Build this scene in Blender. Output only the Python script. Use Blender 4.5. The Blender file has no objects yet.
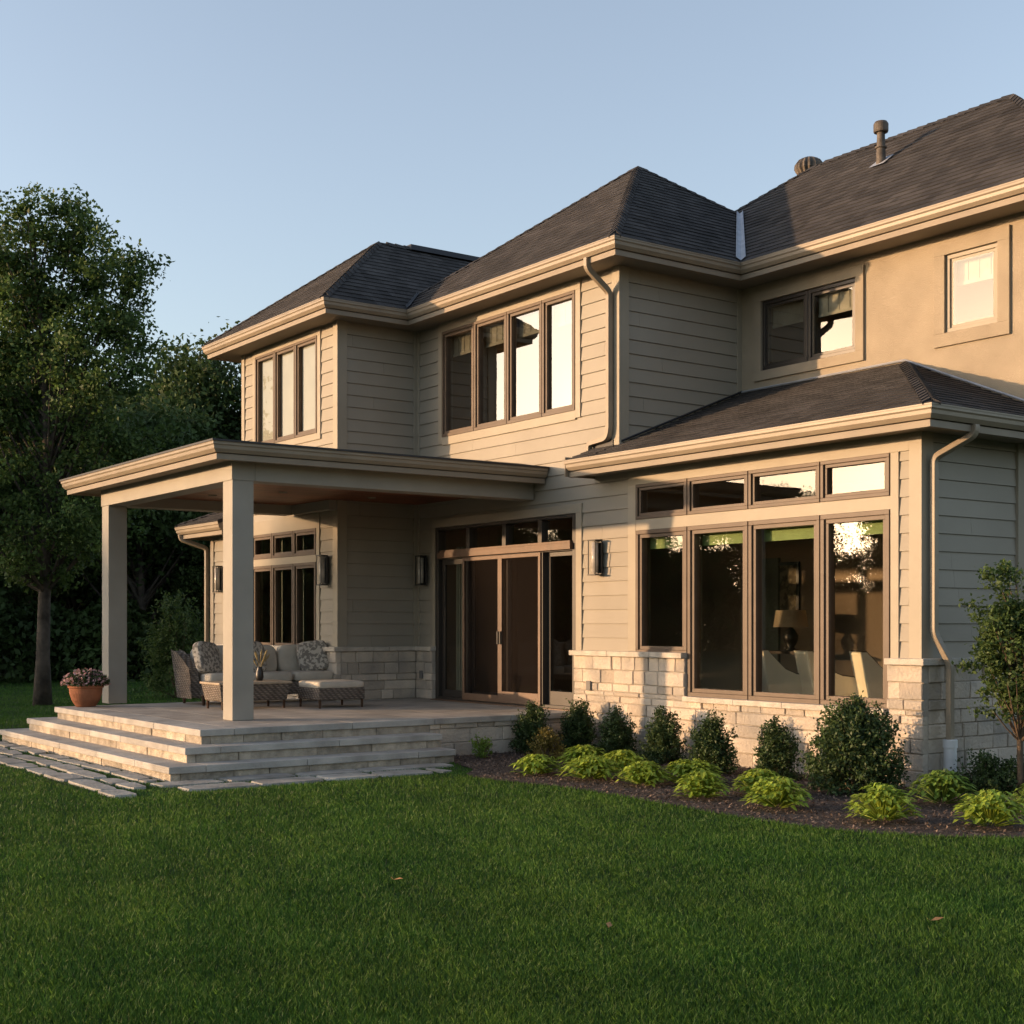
import bpy, math, random
import numpy as np
from mathutils import Vector
R = math.radians
# ------------------------------------------------------------------ camera, sky, sun, exposure
sc = bpy.context.scene
CX, CY, CZ = 8.403, -10.97, 1.6
TH = math.atan2(.6, -.8) + .019
cam_d = bpy.data.cameras.new('camera'); cam = bpy.data.objects.new('camera', cam_d)
sc.collection.objects.link(cam); sc.camera = cam
cam.location = (CX, CY, CZ); cam.rotation_euler = (R(90), 0, TH - R(90))
cam_d.sensor_width = 36; cam_d.lens = 36 * 1357.16 / 1024; cam_d.shift_y = 112.16 / 1024
cam_d.clip_start = .1; cam_d.clip_end = 2000
SUN_DIR = Vector((-.535, -.845, 0)).normalized(); SUN_EL = R(5.2)
w = bpy.data.worlds.new('World'); sc.world = w; w.use_nodes = True
nt = w.node_tree; nt.nodes.clear()
sky = nt.nodes.new('ShaderNodeTexSky'); sky.sky_type = 'NISHITA'; sky.sun_disc = False
sky.sun_elevation = R(6); sky.sun_rotation = math.atan2(SUN_DIR.x, SUN_DIR.y)
sky.altitude = 100; sky.air_density = 1.0; sky.dust_density = 2.1; sky.ozone_density = 2.0
bg = nt.nodes.new('ShaderNodeBackground'); bg.inputs['Strength'].default_value = .15
wo = nt.nodes.new('ShaderNodeOutputWorld')
hs = nt.nodes.new('ShaderNodeHueSaturation'); hs.inputs[1].default_value = .68
tn = nt.nodes.new('ShaderNodeMix'); tn.data_type = 'RGBA'; tn.blend_type = 'MULTIPLY'; tn.inputs[0].default_value = 1; tn.inputs[7].default_value = (1.02, .985, .99, 1)
nt.links.new(sky.outputs[0], hs.inputs[4]); nt.links.new(hs.outputs[0], tn.inputs[6]); nt.links.new(tn.outputs[2], bg.inputs[0]); nt.links.new(bg.outputs[0], wo.inputs[0])
sl = bpy.data.lights.new('sun', 'SUN'); sl.energy = 2.1; sl.angle = R(.8); sl.color = (1, .62, .33)
so = bpy.data.objects.new('sun', sl); sc.collection.objects.link(so)
sv = Vector((SUN_DIR.x * math.cos(SUN_EL), SUN_DIR.y * math.cos(SUN_EL), math.sin(SUN_EL)))
so.rotation_euler = sv.to_track_quat('Z', 'Y').to_euler(); so.location = (0, -20, 20)
vs = sc.view_settings; vs.view_transform = 'Standard'; vs.look = 'None'; vs.exposure = 1.6; vs.gamma = 1
sc.cycles.max_bounces = 8; sc.cycles.transparent_max_bounces = 12

# ------------------------------------------------------------------ materials
def mat(name, col, rough=.8, var=.12, scale=3., bump=0., bscale=40., col2=None, tone=0., metal=0., spec=.3, transl=0., detail=4):
    m = bpy.data.materials.new(name); m.use_nodes = True
    n = m.node_tree; b = n.nodes['Principled BSDF']; L = n.links.new
    b.inputs['Roughness'].default_value = rough; b.inputs['Metallic'].default_value = metal
    b.inputs['Specular IOR Level'].default_value = spec
    tc = n.nodes.new('ShaderNodeTexCoord')
    nz = n.nodes.new('ShaderNodeTexNoise'); nz.inputs['Scale'].default_value = scale; nz.inputs['Detail'].default_value = detail
    L(tc.outputs['Object'], nz.inputs['Vector'])
    rp = n.nodes.new('ShaderNodeMapRange'); rp.inputs[1].default_value = .3; rp.inputs[2].default_value = .7
    L(nz.outputs['Fac'], rp.inputs[0])
    mx = n.nodes.new('ShaderNodeMix'); mx.data_type = 'RGBA'
    c2 = col2 or tuple(c * (1 - 2 * var) for c in col); c1 = col if col2 else tuple(c * (1 + var) for c in col)
    mx.inputs[6].default_value = (*c1, 1); mx.inputs[7].default_value = (*c2, 1)
    L(rp.outputs[0], mx.inputs[0]); out = mx.outputs[2]
    if tone:
        at = n.nodes.new('ShaderNodeAttribute'); at.attribute_name = 'tone'
        mr = n.nodes.new('ShaderNodeMapRange'); mr.inputs[3].default_value = 1 - tone; mr.inputs[4].default_value = 1 + tone
        L(at.outputs['Fac'], mr.inputs[0])
        vm = n.nodes.new('ShaderNodeVectorMath'); vm.operation = 'SCALE'
        L(out, vm.inputs[0]); L(mr.outputs[0], vm.inputs['Scale']); out = vm.outputs[0]
    L(out, b.inputs['Base Color'])
    if bump:
        n2 = n.nodes.new('ShaderNodeTexNoise'); n2.inputs['Scale'].default_value = bscale; n2.inputs['Detail'].default_value = 5
        L(tc.outputs['Object'], n2.inputs['Vector'])
        bp = n.nodes.new('ShaderNodeBump'); bp.inputs['Strength'].default_value = bump; bp.inputs['Distance'].default_value = .02
        L(n2.outputs['Fac'], bp.inputs['Height']); L(bp.outputs[0], b.inputs['Normal'])
    if transl:
        tr = n.nodes.new('ShaderNodeBsdfTranslucent'); L(out, tr.inputs['Color'])
        ms = n.nodes.new('ShaderNodeMixShader'); ms.inputs[0].default_value = transl
        L(b.outputs[0], ms.inputs[1]); L(tr.outputs[0], ms.inputs[2]); L(ms.outputs[0], n.nodes['Material Output'].inputs[0])
    return m
def glass(name, tint=(.93, .94, .89), refl=.13, wob=.004):
    m = bpy.data.materials.new(name); m.use_nodes = True; n = m.node_tree; n.nodes.clear(); L = n.links.new
    o = n.nodes.new('ShaderNodeOutputMaterial'); t = n.nodes.new('ShaderNodeBsdfTransparent'); t.inputs[0].default_value = (*tint, 1)
    g = n.nodes.new('ShaderNodeBsdfGlossy'); g.inputs['Roughness'].default_value = .004; g.inputs[0].default_value = (.80, .74, .66, 1)
    lw = n.nodes.new('ShaderNodeLayerWeight'); lw.inputs[0].default_value = .35
    mr = n.nodes.new('ShaderNodeMapRange'); mr.inputs[3].default_value = refl; mr.inputs[4].default_value = .62
    tc = n.nodes.new('ShaderNodeTexCoord'); nz = n.nodes.new('ShaderNodeTexNoise'); nz.inputs['Scale'].default_value = 1.3; nz.inputs['Detail'].default_value = 1
    bp = n.nodes.new('ShaderNodeBump'); bp.inputs['Strength'].default_value = .25; bp.inputs['Distance'].default_value = wob
    L(tc.outputs['Object'], nz.inputs['Vector']); L(nz.outputs['Fac'], bp.inputs['Height']); L(bp.outputs[0], g.inputs['Normal'])
    mx = n.nodes.new('ShaderNodeMixShader'); L(lw.outputs['Fresnel'], mr.inputs[0]); L(mr.outputs[0], mx.inputs[0])
    L(t.outputs[0], mx.inputs[1]); L(g.outputs[0], mx.inputs[2]); L(mx.outputs[0], o.inputs[0])
    return m
def screen_mat():
    m = bpy.data.materials.new('insect_screen'); m.use_nodes = True; n = m.node_tree; b = n.nodes['Principled BSDF']
    b.inputs['Base Color'].default_value = (.013, .010, .009, 1); b.inputs['Roughness'].default_value = .7; b.inputs['Specular IOR Level'].default_value = .02
    t = n.nodes.new('ShaderNodeBsdfTransparent'); mx = n.nodes.new('ShaderNodeMixShader'); mx.inputs[0].default_value = .55
    n.links.new(t.outputs[0], mx.inputs[1]); n.links.new(b.outputs[0], mx.inputs[2]); n.links.new(mx.outputs[0], n.nodes['Material Output'].inputs[0])
    return m
def plank_mat(name, c1, c2, width=.09, axis=0, rough=.45):
    m = mat(name, c1, rough, col2=c2, scale=2, spec=.4); n = m.node_tree; b = n.nodes['Principled BSDF']; L = n.links.new
    tc = n.nodes.new('ShaderNodeTexCoord'); sp = n.nodes.new('ShaderNodeSeparateXYZ'); L(tc.outputs['Object'], sp.inputs[0])
    dv = n.nodes.new('ShaderNodeMath'); dv.operation = 'DIVIDE'; dv.inputs[1].default_value = width; L(sp.outputs[axis], dv.inputs[0])
    fl = n.nodes.new('ShaderNodeMath'); fl.operation = 'FLOOR'; L(dv.outputs[0], fl.inputs[0])
    wn = n.nodes.new('ShaderNodeTexWhiteNoise'); wn.noise_dimensions = '1D'; L(fl.outputs[0], wn.inputs['W'])
    fr = n.nodes.new('ShaderNodeMath'); fr.operation = 'FRACT'; L(dv.outputs[0], fr.inputs[0])
    gt = n.nodes.new('ShaderNodeMath'); gt.operation = 'GREATER_THAN'; gt.inputs[1].default_value = .07; L(fr.outputs[0], gt.inputs[0])
    mr = n.nodes.new('ShaderNodeMapRange'); mr.inputs[3].default_value = .7; mr.inputs[4].default_value = 1.25; L(wn.outputs[0], mr.inputs[0])
    mu = n.nodes.new('ShaderNodeMath'); mu.operation = 'MULTIPLY'; L(mr.outputs[0], mu.inputs[0]); L(gt.outputs[0], mu.inputs[1])
    old = b.inputs['Base Color'].links[0].from_socket
    vm = n.nodes.new('ShaderNodeVectorMath'); vm.operation = 'SCALE'; L(old, vm.inputs[0]); L(mu.outputs[0], vm.inputs['Scale']); L(vm.outputs[0], b.inputs['Base Color'])
    return m
def wicker_mat(name, c):
    m = mat(name, c, .6, scale=8, var=.2); n = m.node_tree; b = n.nodes['Principled BSDF']; L = n.links.new
    tc = n.nodes.new('ShaderNodeTexCoord')
    wz = n.nodes.new('ShaderNodeTexWave'); wz.bands_direction = 'Z'; wz.inputs['Scale'].default_value = 13; wz.inputs['Distortion'].default_value = .6
    wx = n.nodes.new('ShaderNodeTexWave'); wx.bands_direction = 'DIAGONAL'; wx.inputs['Scale'].default_value = 8; wx.inputs['Distortion'].default_value = .3
    L(tc.outputs['Object'], wz.inputs[0]); L(tc.outputs['Object'], wx.inputs[0])
    ad = n.nodes.new('ShaderNodeMath'); ad.operation = 'MULTIPLY'; L(wz.outputs['Fac'], ad.inputs[0]); L(wx.outputs['Fac'], ad.inputs[1])
    mr = n.nodes.new('ShaderNodeMapRange'); mr.inputs[3].default_value = .45; mr.inputs[4].default_value = 1.7; L(ad.outputs[0], mr.inputs[0])
    old = b.inputs['Base Color'].links[0].from_socket
    vm = n.nodes.new('ShaderNodeVectorMath'); vm.operation = 'SCALE'; L(old, vm.inputs[0]); L(mr.outputs[0], vm.inputs['Scale']); L(vm.outputs[0], b.inputs['Base Color'])
    bp = n.nodes.new('ShaderNodeBump'); bp.inputs['Distance'].default_value = .01; L(ad.outputs[0], bp.inputs['Height']); L(bp.outputs[0], b.inputs['Normal'])
    return m
def print_mat(name, c1, c2, sc_=9.):
    m = mat(name, c1, .9, col2=c2, scale=sc_, detail=3)
    mr = [x for x in m.node_tree.nodes if x.type == 'MAP_RANGE'][0]; mr.inputs[1].default_value = .47; mr.inputs[2].default_value = .53
    return m
M = dict(
    siding=mat('painted_siding', (.30, .268, .215), .62, .035, 1.5, .05, 60, tone=.035),
    trim=mat('painted_trim', (.32, .28, .215), .55, .04, 2, .04, 50),
    column=mat('painted_column', (.31, .285, .24), .6, .05, 2, .05, 30),
    stucco=mat('stucco', (.33, .275, .20), .9, .07, 2.2, .35, 120),
    gutter=mat('aluminium_gutter', (.27, .22, .158), .45, .06, 3, spec=.35),
    fascia=mat('fascia_board', (.25, .205, .15), .6, .05, 3),
    soffit=mat('soffit_board', (.25, .22, .175), .7, .04, 2),
    shingle=mat('asphalt_shingle', (.050, .046, .044), .9, .16, 1.2, .6, 160, tone=.38, detail=8),
    flashing=mat('galvanised_flashing', (.38, .40, .44), .45, .1, 6, metal=.3),
    bronze=mat('bronze_window_frame', (.105, .074, .052), .5, .08, 5, spec=.3),
    bronze_dark=mat('dark_bronze_frame', (.035, .029, .024), .4, .08, 5, spec=.5),
    copper=mat('bronze_screen_frame', (.125, .070, .040), .5, .12, 6, spec=.5),
    stone=mat('limestone_veneer', (.56, .47, .37), .9, col2=(.33, .30, .26), scale=2.6, bump=.9, bscale=28, tone=.22, detail=8),
    mortar=mat('mortar', (.40, .36, .30), .95, .1, 10, .5, 60),
    cap=mat('limestone_cap', (.50, .45, .38), .85, .12, 6, .6, 40, tone=.06),
    deck=mat('limestone_paving', (.39, .35, .30), .7, .14, 2.5, .3, 40, tone=.10, detail=8),
    tread=mat('bluestone_tread', (.40, .375, .335), .75, .16, 3, .4, 45, tone=.10, detail=8),
    riser=mat('stone_riser', (.42, .36, .28), .92, .2, 8, 1.0, 30, tone=.2, detail=8),
    flag=mat('flagstone', (.33, .315, .28), .85, .18, 4, .7, 30, tone=.15, detail=8),
    ceiling=plank_mat('cedar_ceiling', (.24, .075, .03), (.15, .045, .02), .09, 0),
    porchroof=mat('dark_metal_roof', (.03, .03, .032), .5, .1, 5),
    glass=glass('window_glass'), glass_hi=glass('coated_window_glass', refl=.42), glass_mid=glass('clear_upper_glass', refl=.10),
    screen=screen_mat(),
    black=mat('black_metal', (.018, .017, .016), .4, .1, 8, spec=.5),
    backing=mat('cream_backing', (.47, .47, .45), .9, .03, 3, transl=.2),
    lampglass=mat('seeded_lamp_glass', (.50, .46, .40), .15, .15, 12, spec=.6),
    shade=mat('roller_shade', (.30, .40, .16), .8, .05, 4, transl=.3),
    valance=mat('window_valance', (.42, .40, .33), .8, .1, 6, transl=.3),
    room=mat('interior_paint', (.27, .205, .145), .85, .05, 1),
    floor=mat('interior_floor', (.12, .08, .05), .5, .1, 2),
    curtain=mat('curtain', (.17, .18, .145), .9, .06, 3),
    wicker=wicker_mat('grey_wicker', (.20, .165, .135)),
    cushion=mat('cushion_fabric', (.52, .47, .39), .95, .06, 6, .3, 200),
    patt=print_mat('patterned_fabric', (.50, .45, .38), (.20, .18, .155), 22),
    tan=mat('table_top', (.36, .29, .21), .7, .1, 4),
    terracotta=mat('terracotta', (.30, .115, .055), .8, .14, 6, .3, 40),
    chair=mat('upholstery', (.74, .66, .50), .9, .04, 5, .2, 200),
    wood=mat('dark_wood', (.07, .035, .018), .4, .15, 5),
    lampshade=mat('linen_lampshade', (.75, .64, .46), .9, .05, 5, transl=.4),
    artwork=print_mat('artwork', (.12, .10, .07), (.26, .22, .15), 9),
    pvc=mat('white_pipe', (.62, .63, .63), .5, .08, 6),
    pipe=mat('weathered_vent_metal', (.11, .09, .07), .6, .3, 9, .2, 40),
    plate=mat('grey_outlet_cover', (.16, .15, .14), .6, .05, 5),
    bark=mat('bark', (.085, .070, .055), .95, .3, 5, 1., 14, detail=8),
    twig=mat('young_bark', (.12, .085, .055), .9, .2, 9, .5, 30),
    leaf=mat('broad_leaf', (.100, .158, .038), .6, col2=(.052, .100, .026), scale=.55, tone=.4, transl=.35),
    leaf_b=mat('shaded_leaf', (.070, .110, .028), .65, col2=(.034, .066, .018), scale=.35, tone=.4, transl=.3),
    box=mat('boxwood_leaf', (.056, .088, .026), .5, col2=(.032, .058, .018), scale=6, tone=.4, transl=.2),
    spirea=mat('olive_shrub_leaf', (.17, .14, .035), .6, .2, 6, tone=.4, transl=.3),
    hosta=mat('lime_leaf', (.36, .44, .055), .5, col2=(.20, .31, .04), scale=7, tone=.30, transl=.35),
    hosta_g=mat('green_leaf', (.19, .28, .045), .5, col2=(.11, .19, .03), scale=7, tone=.30, transl=.3),
    young=mat('young_tree_leaf', (.095, .145, .038), .55, col2=(.055, .095, .026), scale=3, tone=.35, transl=.35),
    petal=mat('petal', (.48, .17, .19), .7, col2=(.62, .50, .47), scale=40, tone=.3, transl=.3),
    mulch=mat('bark_mulch', (.095, .068, .055), .95, col2=(.042, .031, .025), scale=30, bump=1, bscale=70, detail=8),
    chip=mat('mulch_chip', (.15, .110, .085), .95, .2, 20, tone=.55),
    ground=mat('lawn_ground', (.026, .050, .011), .95, col2=(.014, .030, .007), scale=2.2, bump=1, bscale=60, detail=10),
    grass=mat('grass_blade', (.088, .172, .026), .5, col2=(.046, .122, .018), scale=.6, tone=.36, transl=.3, spec=.25, detail=6),
    dryleaf=mat('dry_leaf', (.36, .20, .09), .8, .2, 20, transl=.2),
    plume=mat('plume_grass', (.34, .27, .12), .8, .1, 10, transl=.3),
)
# ------------------------------------------------------------------ mesh helpers
COL = sc.collection
class MB:
    def __init__(s): s.v = []; s.f = []; s.t = []
    def poly(s, pts, tone=.5):
        i = len(s.v); s.v += [tuple(p) for p in pts]; s.f.append(tuple(range(i, i + len(pts)))); s.t.append(tone)
    def box(s, x0, x1, y0, y1, z0, z1, tone=.5):
        i = len(s.v)
        s.v += [(x0,y0,z0),(x1,y0,z0),(x1,y1,z0),(x0,y1,z0),(x0,y0,z1),(x1,y0,z1),(x1,y1,z1),(x0,y1,z1)]
        for q in ((0,3,2,1),(4,5,6,7),(0,1,5,4),(1,2,6,5),(2,3,7,6),(3,0,4,7)): s.f.append(tuple(i + k for k in q)); s.t.append(tone)
    def hexa(s, pts, tone=.5):
        i = len(s.v); s.v += [tuple(p) for p in pts]
        for q in ((0,3,2,1),(4,5,6,7),(0,1,5,4),(1,2,6,5),(2,3,7,6),(3,0,4,7)): s.f.append(tuple(i + k for k in q)); s.t.append(tone)
    def tube(s, pts, rad, n=8, flat=1., cap=True, tone=.5):
        pts = [Vector(p) for p in pts]; rad = rad if hasattr(rad, '__len__') else [rad] * len(pts)
        i0 = len(s.v); up = Vector((0, 0, 1)); prev = None
        for k, p in enumerate(pts):
            d = (pts[min(k + 1, len(pts) - 1)] - pts[max(k - 1, 0)]).normalized()
            a = prev if prev else (up.cross(d) if abs(d.z) < .95 else Vector((1, 0, 0)).cross(d))
            a = (a - d * a.dot(d)).normalized(); prev = a; b = d.cross(a)
            for j in range(n):
                t = 2 * math.pi * (j + .5) / n
                s.v.append(tuple(p + a * (math.cos(t) * rad[k]) + b * (math.sin(t) * rad[k] * flat)))
        for k in range(len(pts) - 1):
            for j in range(n):
                a0 = i0 + k * n + j; a1 = i0 + k * n + (j + 1) % n
                s.f.append((a0, a1, a1 + n, a0 + n)); s.t.append(tone)
        if cap:
            s.f.append(tuple(i0 + j for j in range(n))[::-1]); s.t.append(tone)
            s.f.append(tuple(i0 + (len(pts) - 1) * n + j for j in range(n))); s.t.append(tone)
    def lathe(s, prof, c, n=24, ribs=0, depth=0):
        i0 = len(s.v)
        for r, z in prof:
            for j in range(n):
                t = 2 * math.pi * j / n; rr = r * (1 + depth * math.cos(t * ribs)) if ribs else r
                s.v.append((c[0] + rr * math.cos(t), c[1] + rr * math.sin(t), c[2] + z))
        for k in range(len(prof) - 1):
            for j in range(n):
                a = i0 + k * n + j; b = i0 + k * n + (j + 1) % n
                s.f.append((a, b, b + n, a + n)); s.t.append(.5)
        s.f.append(tuple(i0 + j for j in range(n))[::-1]); s.t.append(.5)
        s.f.append(tuple(i0 + (len(prof) - 1) * n + j for j in range(n))); s.t.append(.5)
    def sweep(s, path, prof, z, tone=.5):
        """closed profile (outward offset, dz) along a plan path, outward = right of travel, mitred"""
        P = [Vector(p) for p in path]; n = len(prof); i0 = len(s.v)
        for k, p in enumerate(P):
            ns = []
            if k: d = (P[k] - P[k-1]).normalized(); ns.append(Vector((d.y, -d.x)))
            if k < len(P) - 1: d = (P[k+1] - P[k]).normalized(); ns.append(Vector((d.y, -d.x)))
            m = ns[0] if len(ns) == 1 else (ns[0] + ns[1]) / (1 + ns[0].dot(ns[1]))
            for o, dz in prof: s.v.append((p.x + m.x * o, p.y + m.y * o, z + dz))
        for k in range(len(P) - 1):
            for j in range(n):
                a = i0 + k * n + j; b = i0 + k * n + (j + 1) % n
                s.f.append((a, b, b + n, a + n)); s.t.append(tone)
        s.f.append(tuple(i0 + j for j in range(n))[::-1]); s.t.append(tone)
        s.f.append(tuple(i0 + (len(P) - 1) * n + j for j in range(n))); s.t.append(tone)
    def cushion(s, c, size, e=.35, puff=.0, rot=(0, 0, 0), n=14, tone=.5):
        from mathutils import Euler
        Rm = Euler(rot).to_matrix(); i0 = len(s.v); c = Vector(c)
        sp = lambda x, p: math.copysign(abs(x) ** p, x)
        for a in range(n + 1):
            ph = -math.pi / 2 + math.pi * a / n
            for b in range(2 * n):
                th = 2 * math.pi * b / (2 * n)
                v = Vector((sp(math.cos(ph), e) * sp(math.cos(th), e) * size[0] / 2, sp(math.cos(ph), e) * sp(math.sin(th), e) * size[1] / 2, sp(math.sin(ph), e + .15) * size[2] / 2))
                s.v.append(tuple(c + Rm @ v))
        for a in range(n):
            for b in range(2 * n):
                p = i0 + a * 2 * n + b; q = i0 + a * 2 * n + (b + 1) % (2 * n)
                s.f.append((p, q, q + 2 * n, p + 2 * n)); s.t.append(tone)
    def build(s, name, m, parent=None, bevel=0, smooth=False):
        me = bpy.data.meshes.new(name); me.from_pydata(s.v, [], s.f); me.update()
        at = me.attributes.new('tone', 'FLOAT', 'FACE'); at.data.foreach_set('value', np.array(s.t, dtype=np.float32))
        me.materials.append(M[m] if isinstance(m, str) else m)
        if smooth: me.shade_smooth()
        o = bpy.data.objects.new(name, me); COL.objects.link(o)
        if parent: o.parent = parent
        if bevel:
            b = o.modifiers.new('bevel', 'BEVEL'); b.width = bevel; b.segments = 2; b.limit_method = 'ANGLE'
        return o
def empty(name, label, cat, loc=(0, 0, 0), group=None, rz=0):
    o = bpy.data.objects.new(name, None); COL.objects.link(o); o.location = loc; o.rotation_euler = (0, 0, rz)
    tag(o, label, cat, group); return o
def tag(o, label, cat, group=None, kind=None):
    if label: o['label'] = label
    if cat: o['category'] = cat
    if group: o['group'] = group
    if kind: o['kind'] = kind
    return o
def structure(o): o['kind'] = 'structure'; return o
def clip(poly, a, b, c):            # keep a*u+b*v+c>=0
    out = []
    for i in range(len(poly)):
        p, q = poly[i], poly[(i + 1) % len(poly)]
        dp = a * p[0] + b * p[1] + c; dq = a * q[0] + b * q[1] + c
        if dp >= 0: out.append(p)
        if (dp > 0 and dq < 0) or (dp < 0 and dq > 0):
            t = dp / (dp - dq); out.append((p[0] + (q[0] - p[0]) * t, p[1] + (q[1] - p[1]) * t))
    return out
def rects(u0, u1, z0, z1, ops):
    us = sorted({u0, u1} | {u for o in ops for u in o[:2] if u0 < u < u1}); zs = sorted({z0, z1} | {z for o in ops for z in o[2:] if z0 < z < z1})
    out = []
    for zb, zt in zip(zs, zs[1:]):
        run = None
        for ua, ub in zip(us, us[1:]):
            cu, cz = (ua + ub) / 2, (zb + zt) / 2
            hole = any(o[0] < cu < o[1] and o[2] < cz < o[3] for o in ops)
            if hole:
                if run: out.append((run[0], run[1], zb, zt)); run = None
            else: run = (run[0], ub) if run else (ua, ub)
        if run: out.append((run[0], run[1], zb, zt))
    return out
# a wall plane: ('Y', y) looks towards -Y, ('X', x) towards +X, ('-X', x) towards -X
def P3(pl, u, o, z):
    k, c = pl
    return (u, c - o, z) if k == 'Y' else ((c + o, u, z) if k == 'X' else (c - o, u, z))
def pbox(mb, pl, u0, u1, o0, o1, z0, z1, tone=.5):
    a = P3(pl, u0, o0, z0); b = P3(pl, u1, o1, z1)
    mb.box(min(a[0], b[0]), max(a[0], b[0]), min(a[1], b[1]), max(a[1], b[1]), z0, z1, tone)
EXPO = .178
def siding(pl, u0, u1, z0, z1, ops, name='siding', parent=None, seed=0, core_back=.16):
    rnd = random.Random(seed); core = MB()
    for r in rects(u0, u1, z0, z1, ops): pbox(core, pl, r[0], r[1], -core_back, 0, r[2], r[3])
    core.build('wall', 'siding', parent)
    mb = MB(); k = math.floor(z0 / EXPO)
    while k * EXPO < z1:
        za, zb = k * EXPO, (k + 1) * EXPO; t = rnd.random(); o_ = rnd.uniform(0, 3.6); jn = [u0 + o_ + 3.6 * q for q in range(int((u1 - u0) / 3.6) + 1)]
        for r in rects(u0, u1, max(za, z0), min(zb, z1), ops):
            zl = r[2] + (.0055 if r[2] == za else 0); oa = .024 - .016 * (zl - za) / EXPO; ob = .024 - .016 * (r[3] - za) / EXPO
            g = lambda u, o, z: P3(pl, u, o, z)
            cuts = [r[0]] + [c for c in jn if r[0] + .1 < c < r[1] - .1] + [r[1]]
            for ca, cb in zip(cuts, cuts[1:]):
                ca += .0012 * (ca != r[0]); cb -= .0012 * (cb != r[1]); tt = min(1, max(0, t + .3 * math.sin(ca * 7.7)))
                mb.hexa([g(ca, 0, zl), g(cb, 0, zl), g(cb, oa, zl), g(ca, oa, zl), g(ca, 0, r[3]), g(cb, 0, r[3]), g(cb, ob, r[3]), g(ca, ob, r[3])], tt)
        k += 1
    return mb.build(name, 'siding', parent)
def boards(name, pl, items, m='trim', parent=None, o0=.0, o1=.036, bevel=.003):
    mb = MB()
    for it in items: pbox(mb, pl, it[0], it[1], o0, it[4] if len(it) > 4 else o1, it[2], it[3])
    return mb.build(name, m, parent, bevel)
def stone_wall(pl, u0, u1, z0, z1, ops, parent, seed=1, depth=.09, m='stone'):
    rnd = random.Random(seed); mb = MB(); back = MB()
    for r in rects(u0, u1, z0, z1, ops): pbox(back, pl, r[0] + .004, r[1] - .004, 0, depth - .022, r[2], r[3])
    rr = random.Random(77); z = 0
    while z < z1:
        h = rr.choice([.10, .14, .17, .20, .13]); zt = min(z + h, z1) if z1 - (z + h) > .06 else z1
        for r in rects(u0, u1, max(z, z0), zt, ops):
            if r[3] - r[2] < .02: continue
            u = r[0] ; first = True
            while u < r[1] - .001:
                L = rnd.uniform(.16, .50); 
                if first: L *= rnd.uniform(.5, 1); first = False
                ub = u + L if r[1] - (u + L) > .14 else r[1]
                halves = [(r[2], r[3])]
                if r[3] - r[2] > .17 and rnd.random() < .30: mid = (r[2] + r[3]) / 2; halves = [(r[2], mid), (mid, r[3])]
                for (a, b) in halves:
                    g = .0035; d = depth + rnd.uniform(-.012, .012); i = .007; t = rnd.random()
                    j = lambda: rnd.uniform(-.003, .003)
                    q = [P3(pl, u + g, .01, a + g), P3(pl, ub - g, .01, a + g), P3(pl, ub - g, d - .01, a + g), P3(pl, u + g, d - .01, a + g),
                         P3(pl, u + g, .01, b - g), P3(pl, ub - g, .01, b - g), P3(pl, ub - g, d - .01, b - g), P3(pl, u + g, d - .01, b - g)]
                    mb.hexa(q, t)
                    f = [P3(pl, u + g, d - .01, a + g), P3(pl, ub - g, d - .01, a + g), P3(pl, ub - g, d - .01, b - g), P3(pl, u + g, d - .01, b - g)]
                    n_ = [P3(pl, u + g + i + j(), d, a + g + i + j()), P3(pl, ub - g - i + j(), d + j(), a + g + i + j()), P3(pl, ub - g - i + j(), d, b - g - i + j()), P3(pl, u + g + i + j(), d + j(), b - g - i + j())]
                    for e in range(4): mb.poly([f[e], f[(e + 1) % 4], n_[(e + 1) % 4], n_[e]], t)
                    mb.poly(n_, t)
                u = ub
        z = zt
    o = mb.build('stone_veneer', m, parent)
    back.build('mortar_bed', 'mortar', o)
    return o
def cap_stones(pl, u0, u1, z0, z1, o0, o1, parent, seed=3, name='stone_cap', m='cap'):
    rnd = random.Random(seed); mb = MB(); u = u0
    while u < u1 - .01:
        ub = min(u1, u + rnd.uniform(.7, 1.1)); ub = u1 if u1 - ub < .3 else ub
        pbox(mb, pl, u + .002, ub - .002, o0, o1 + rnd.uniform(-.003, .003), z0, z1, rnd.random()); u = ub
    return mb.build(name, m, parent, .007)
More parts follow.
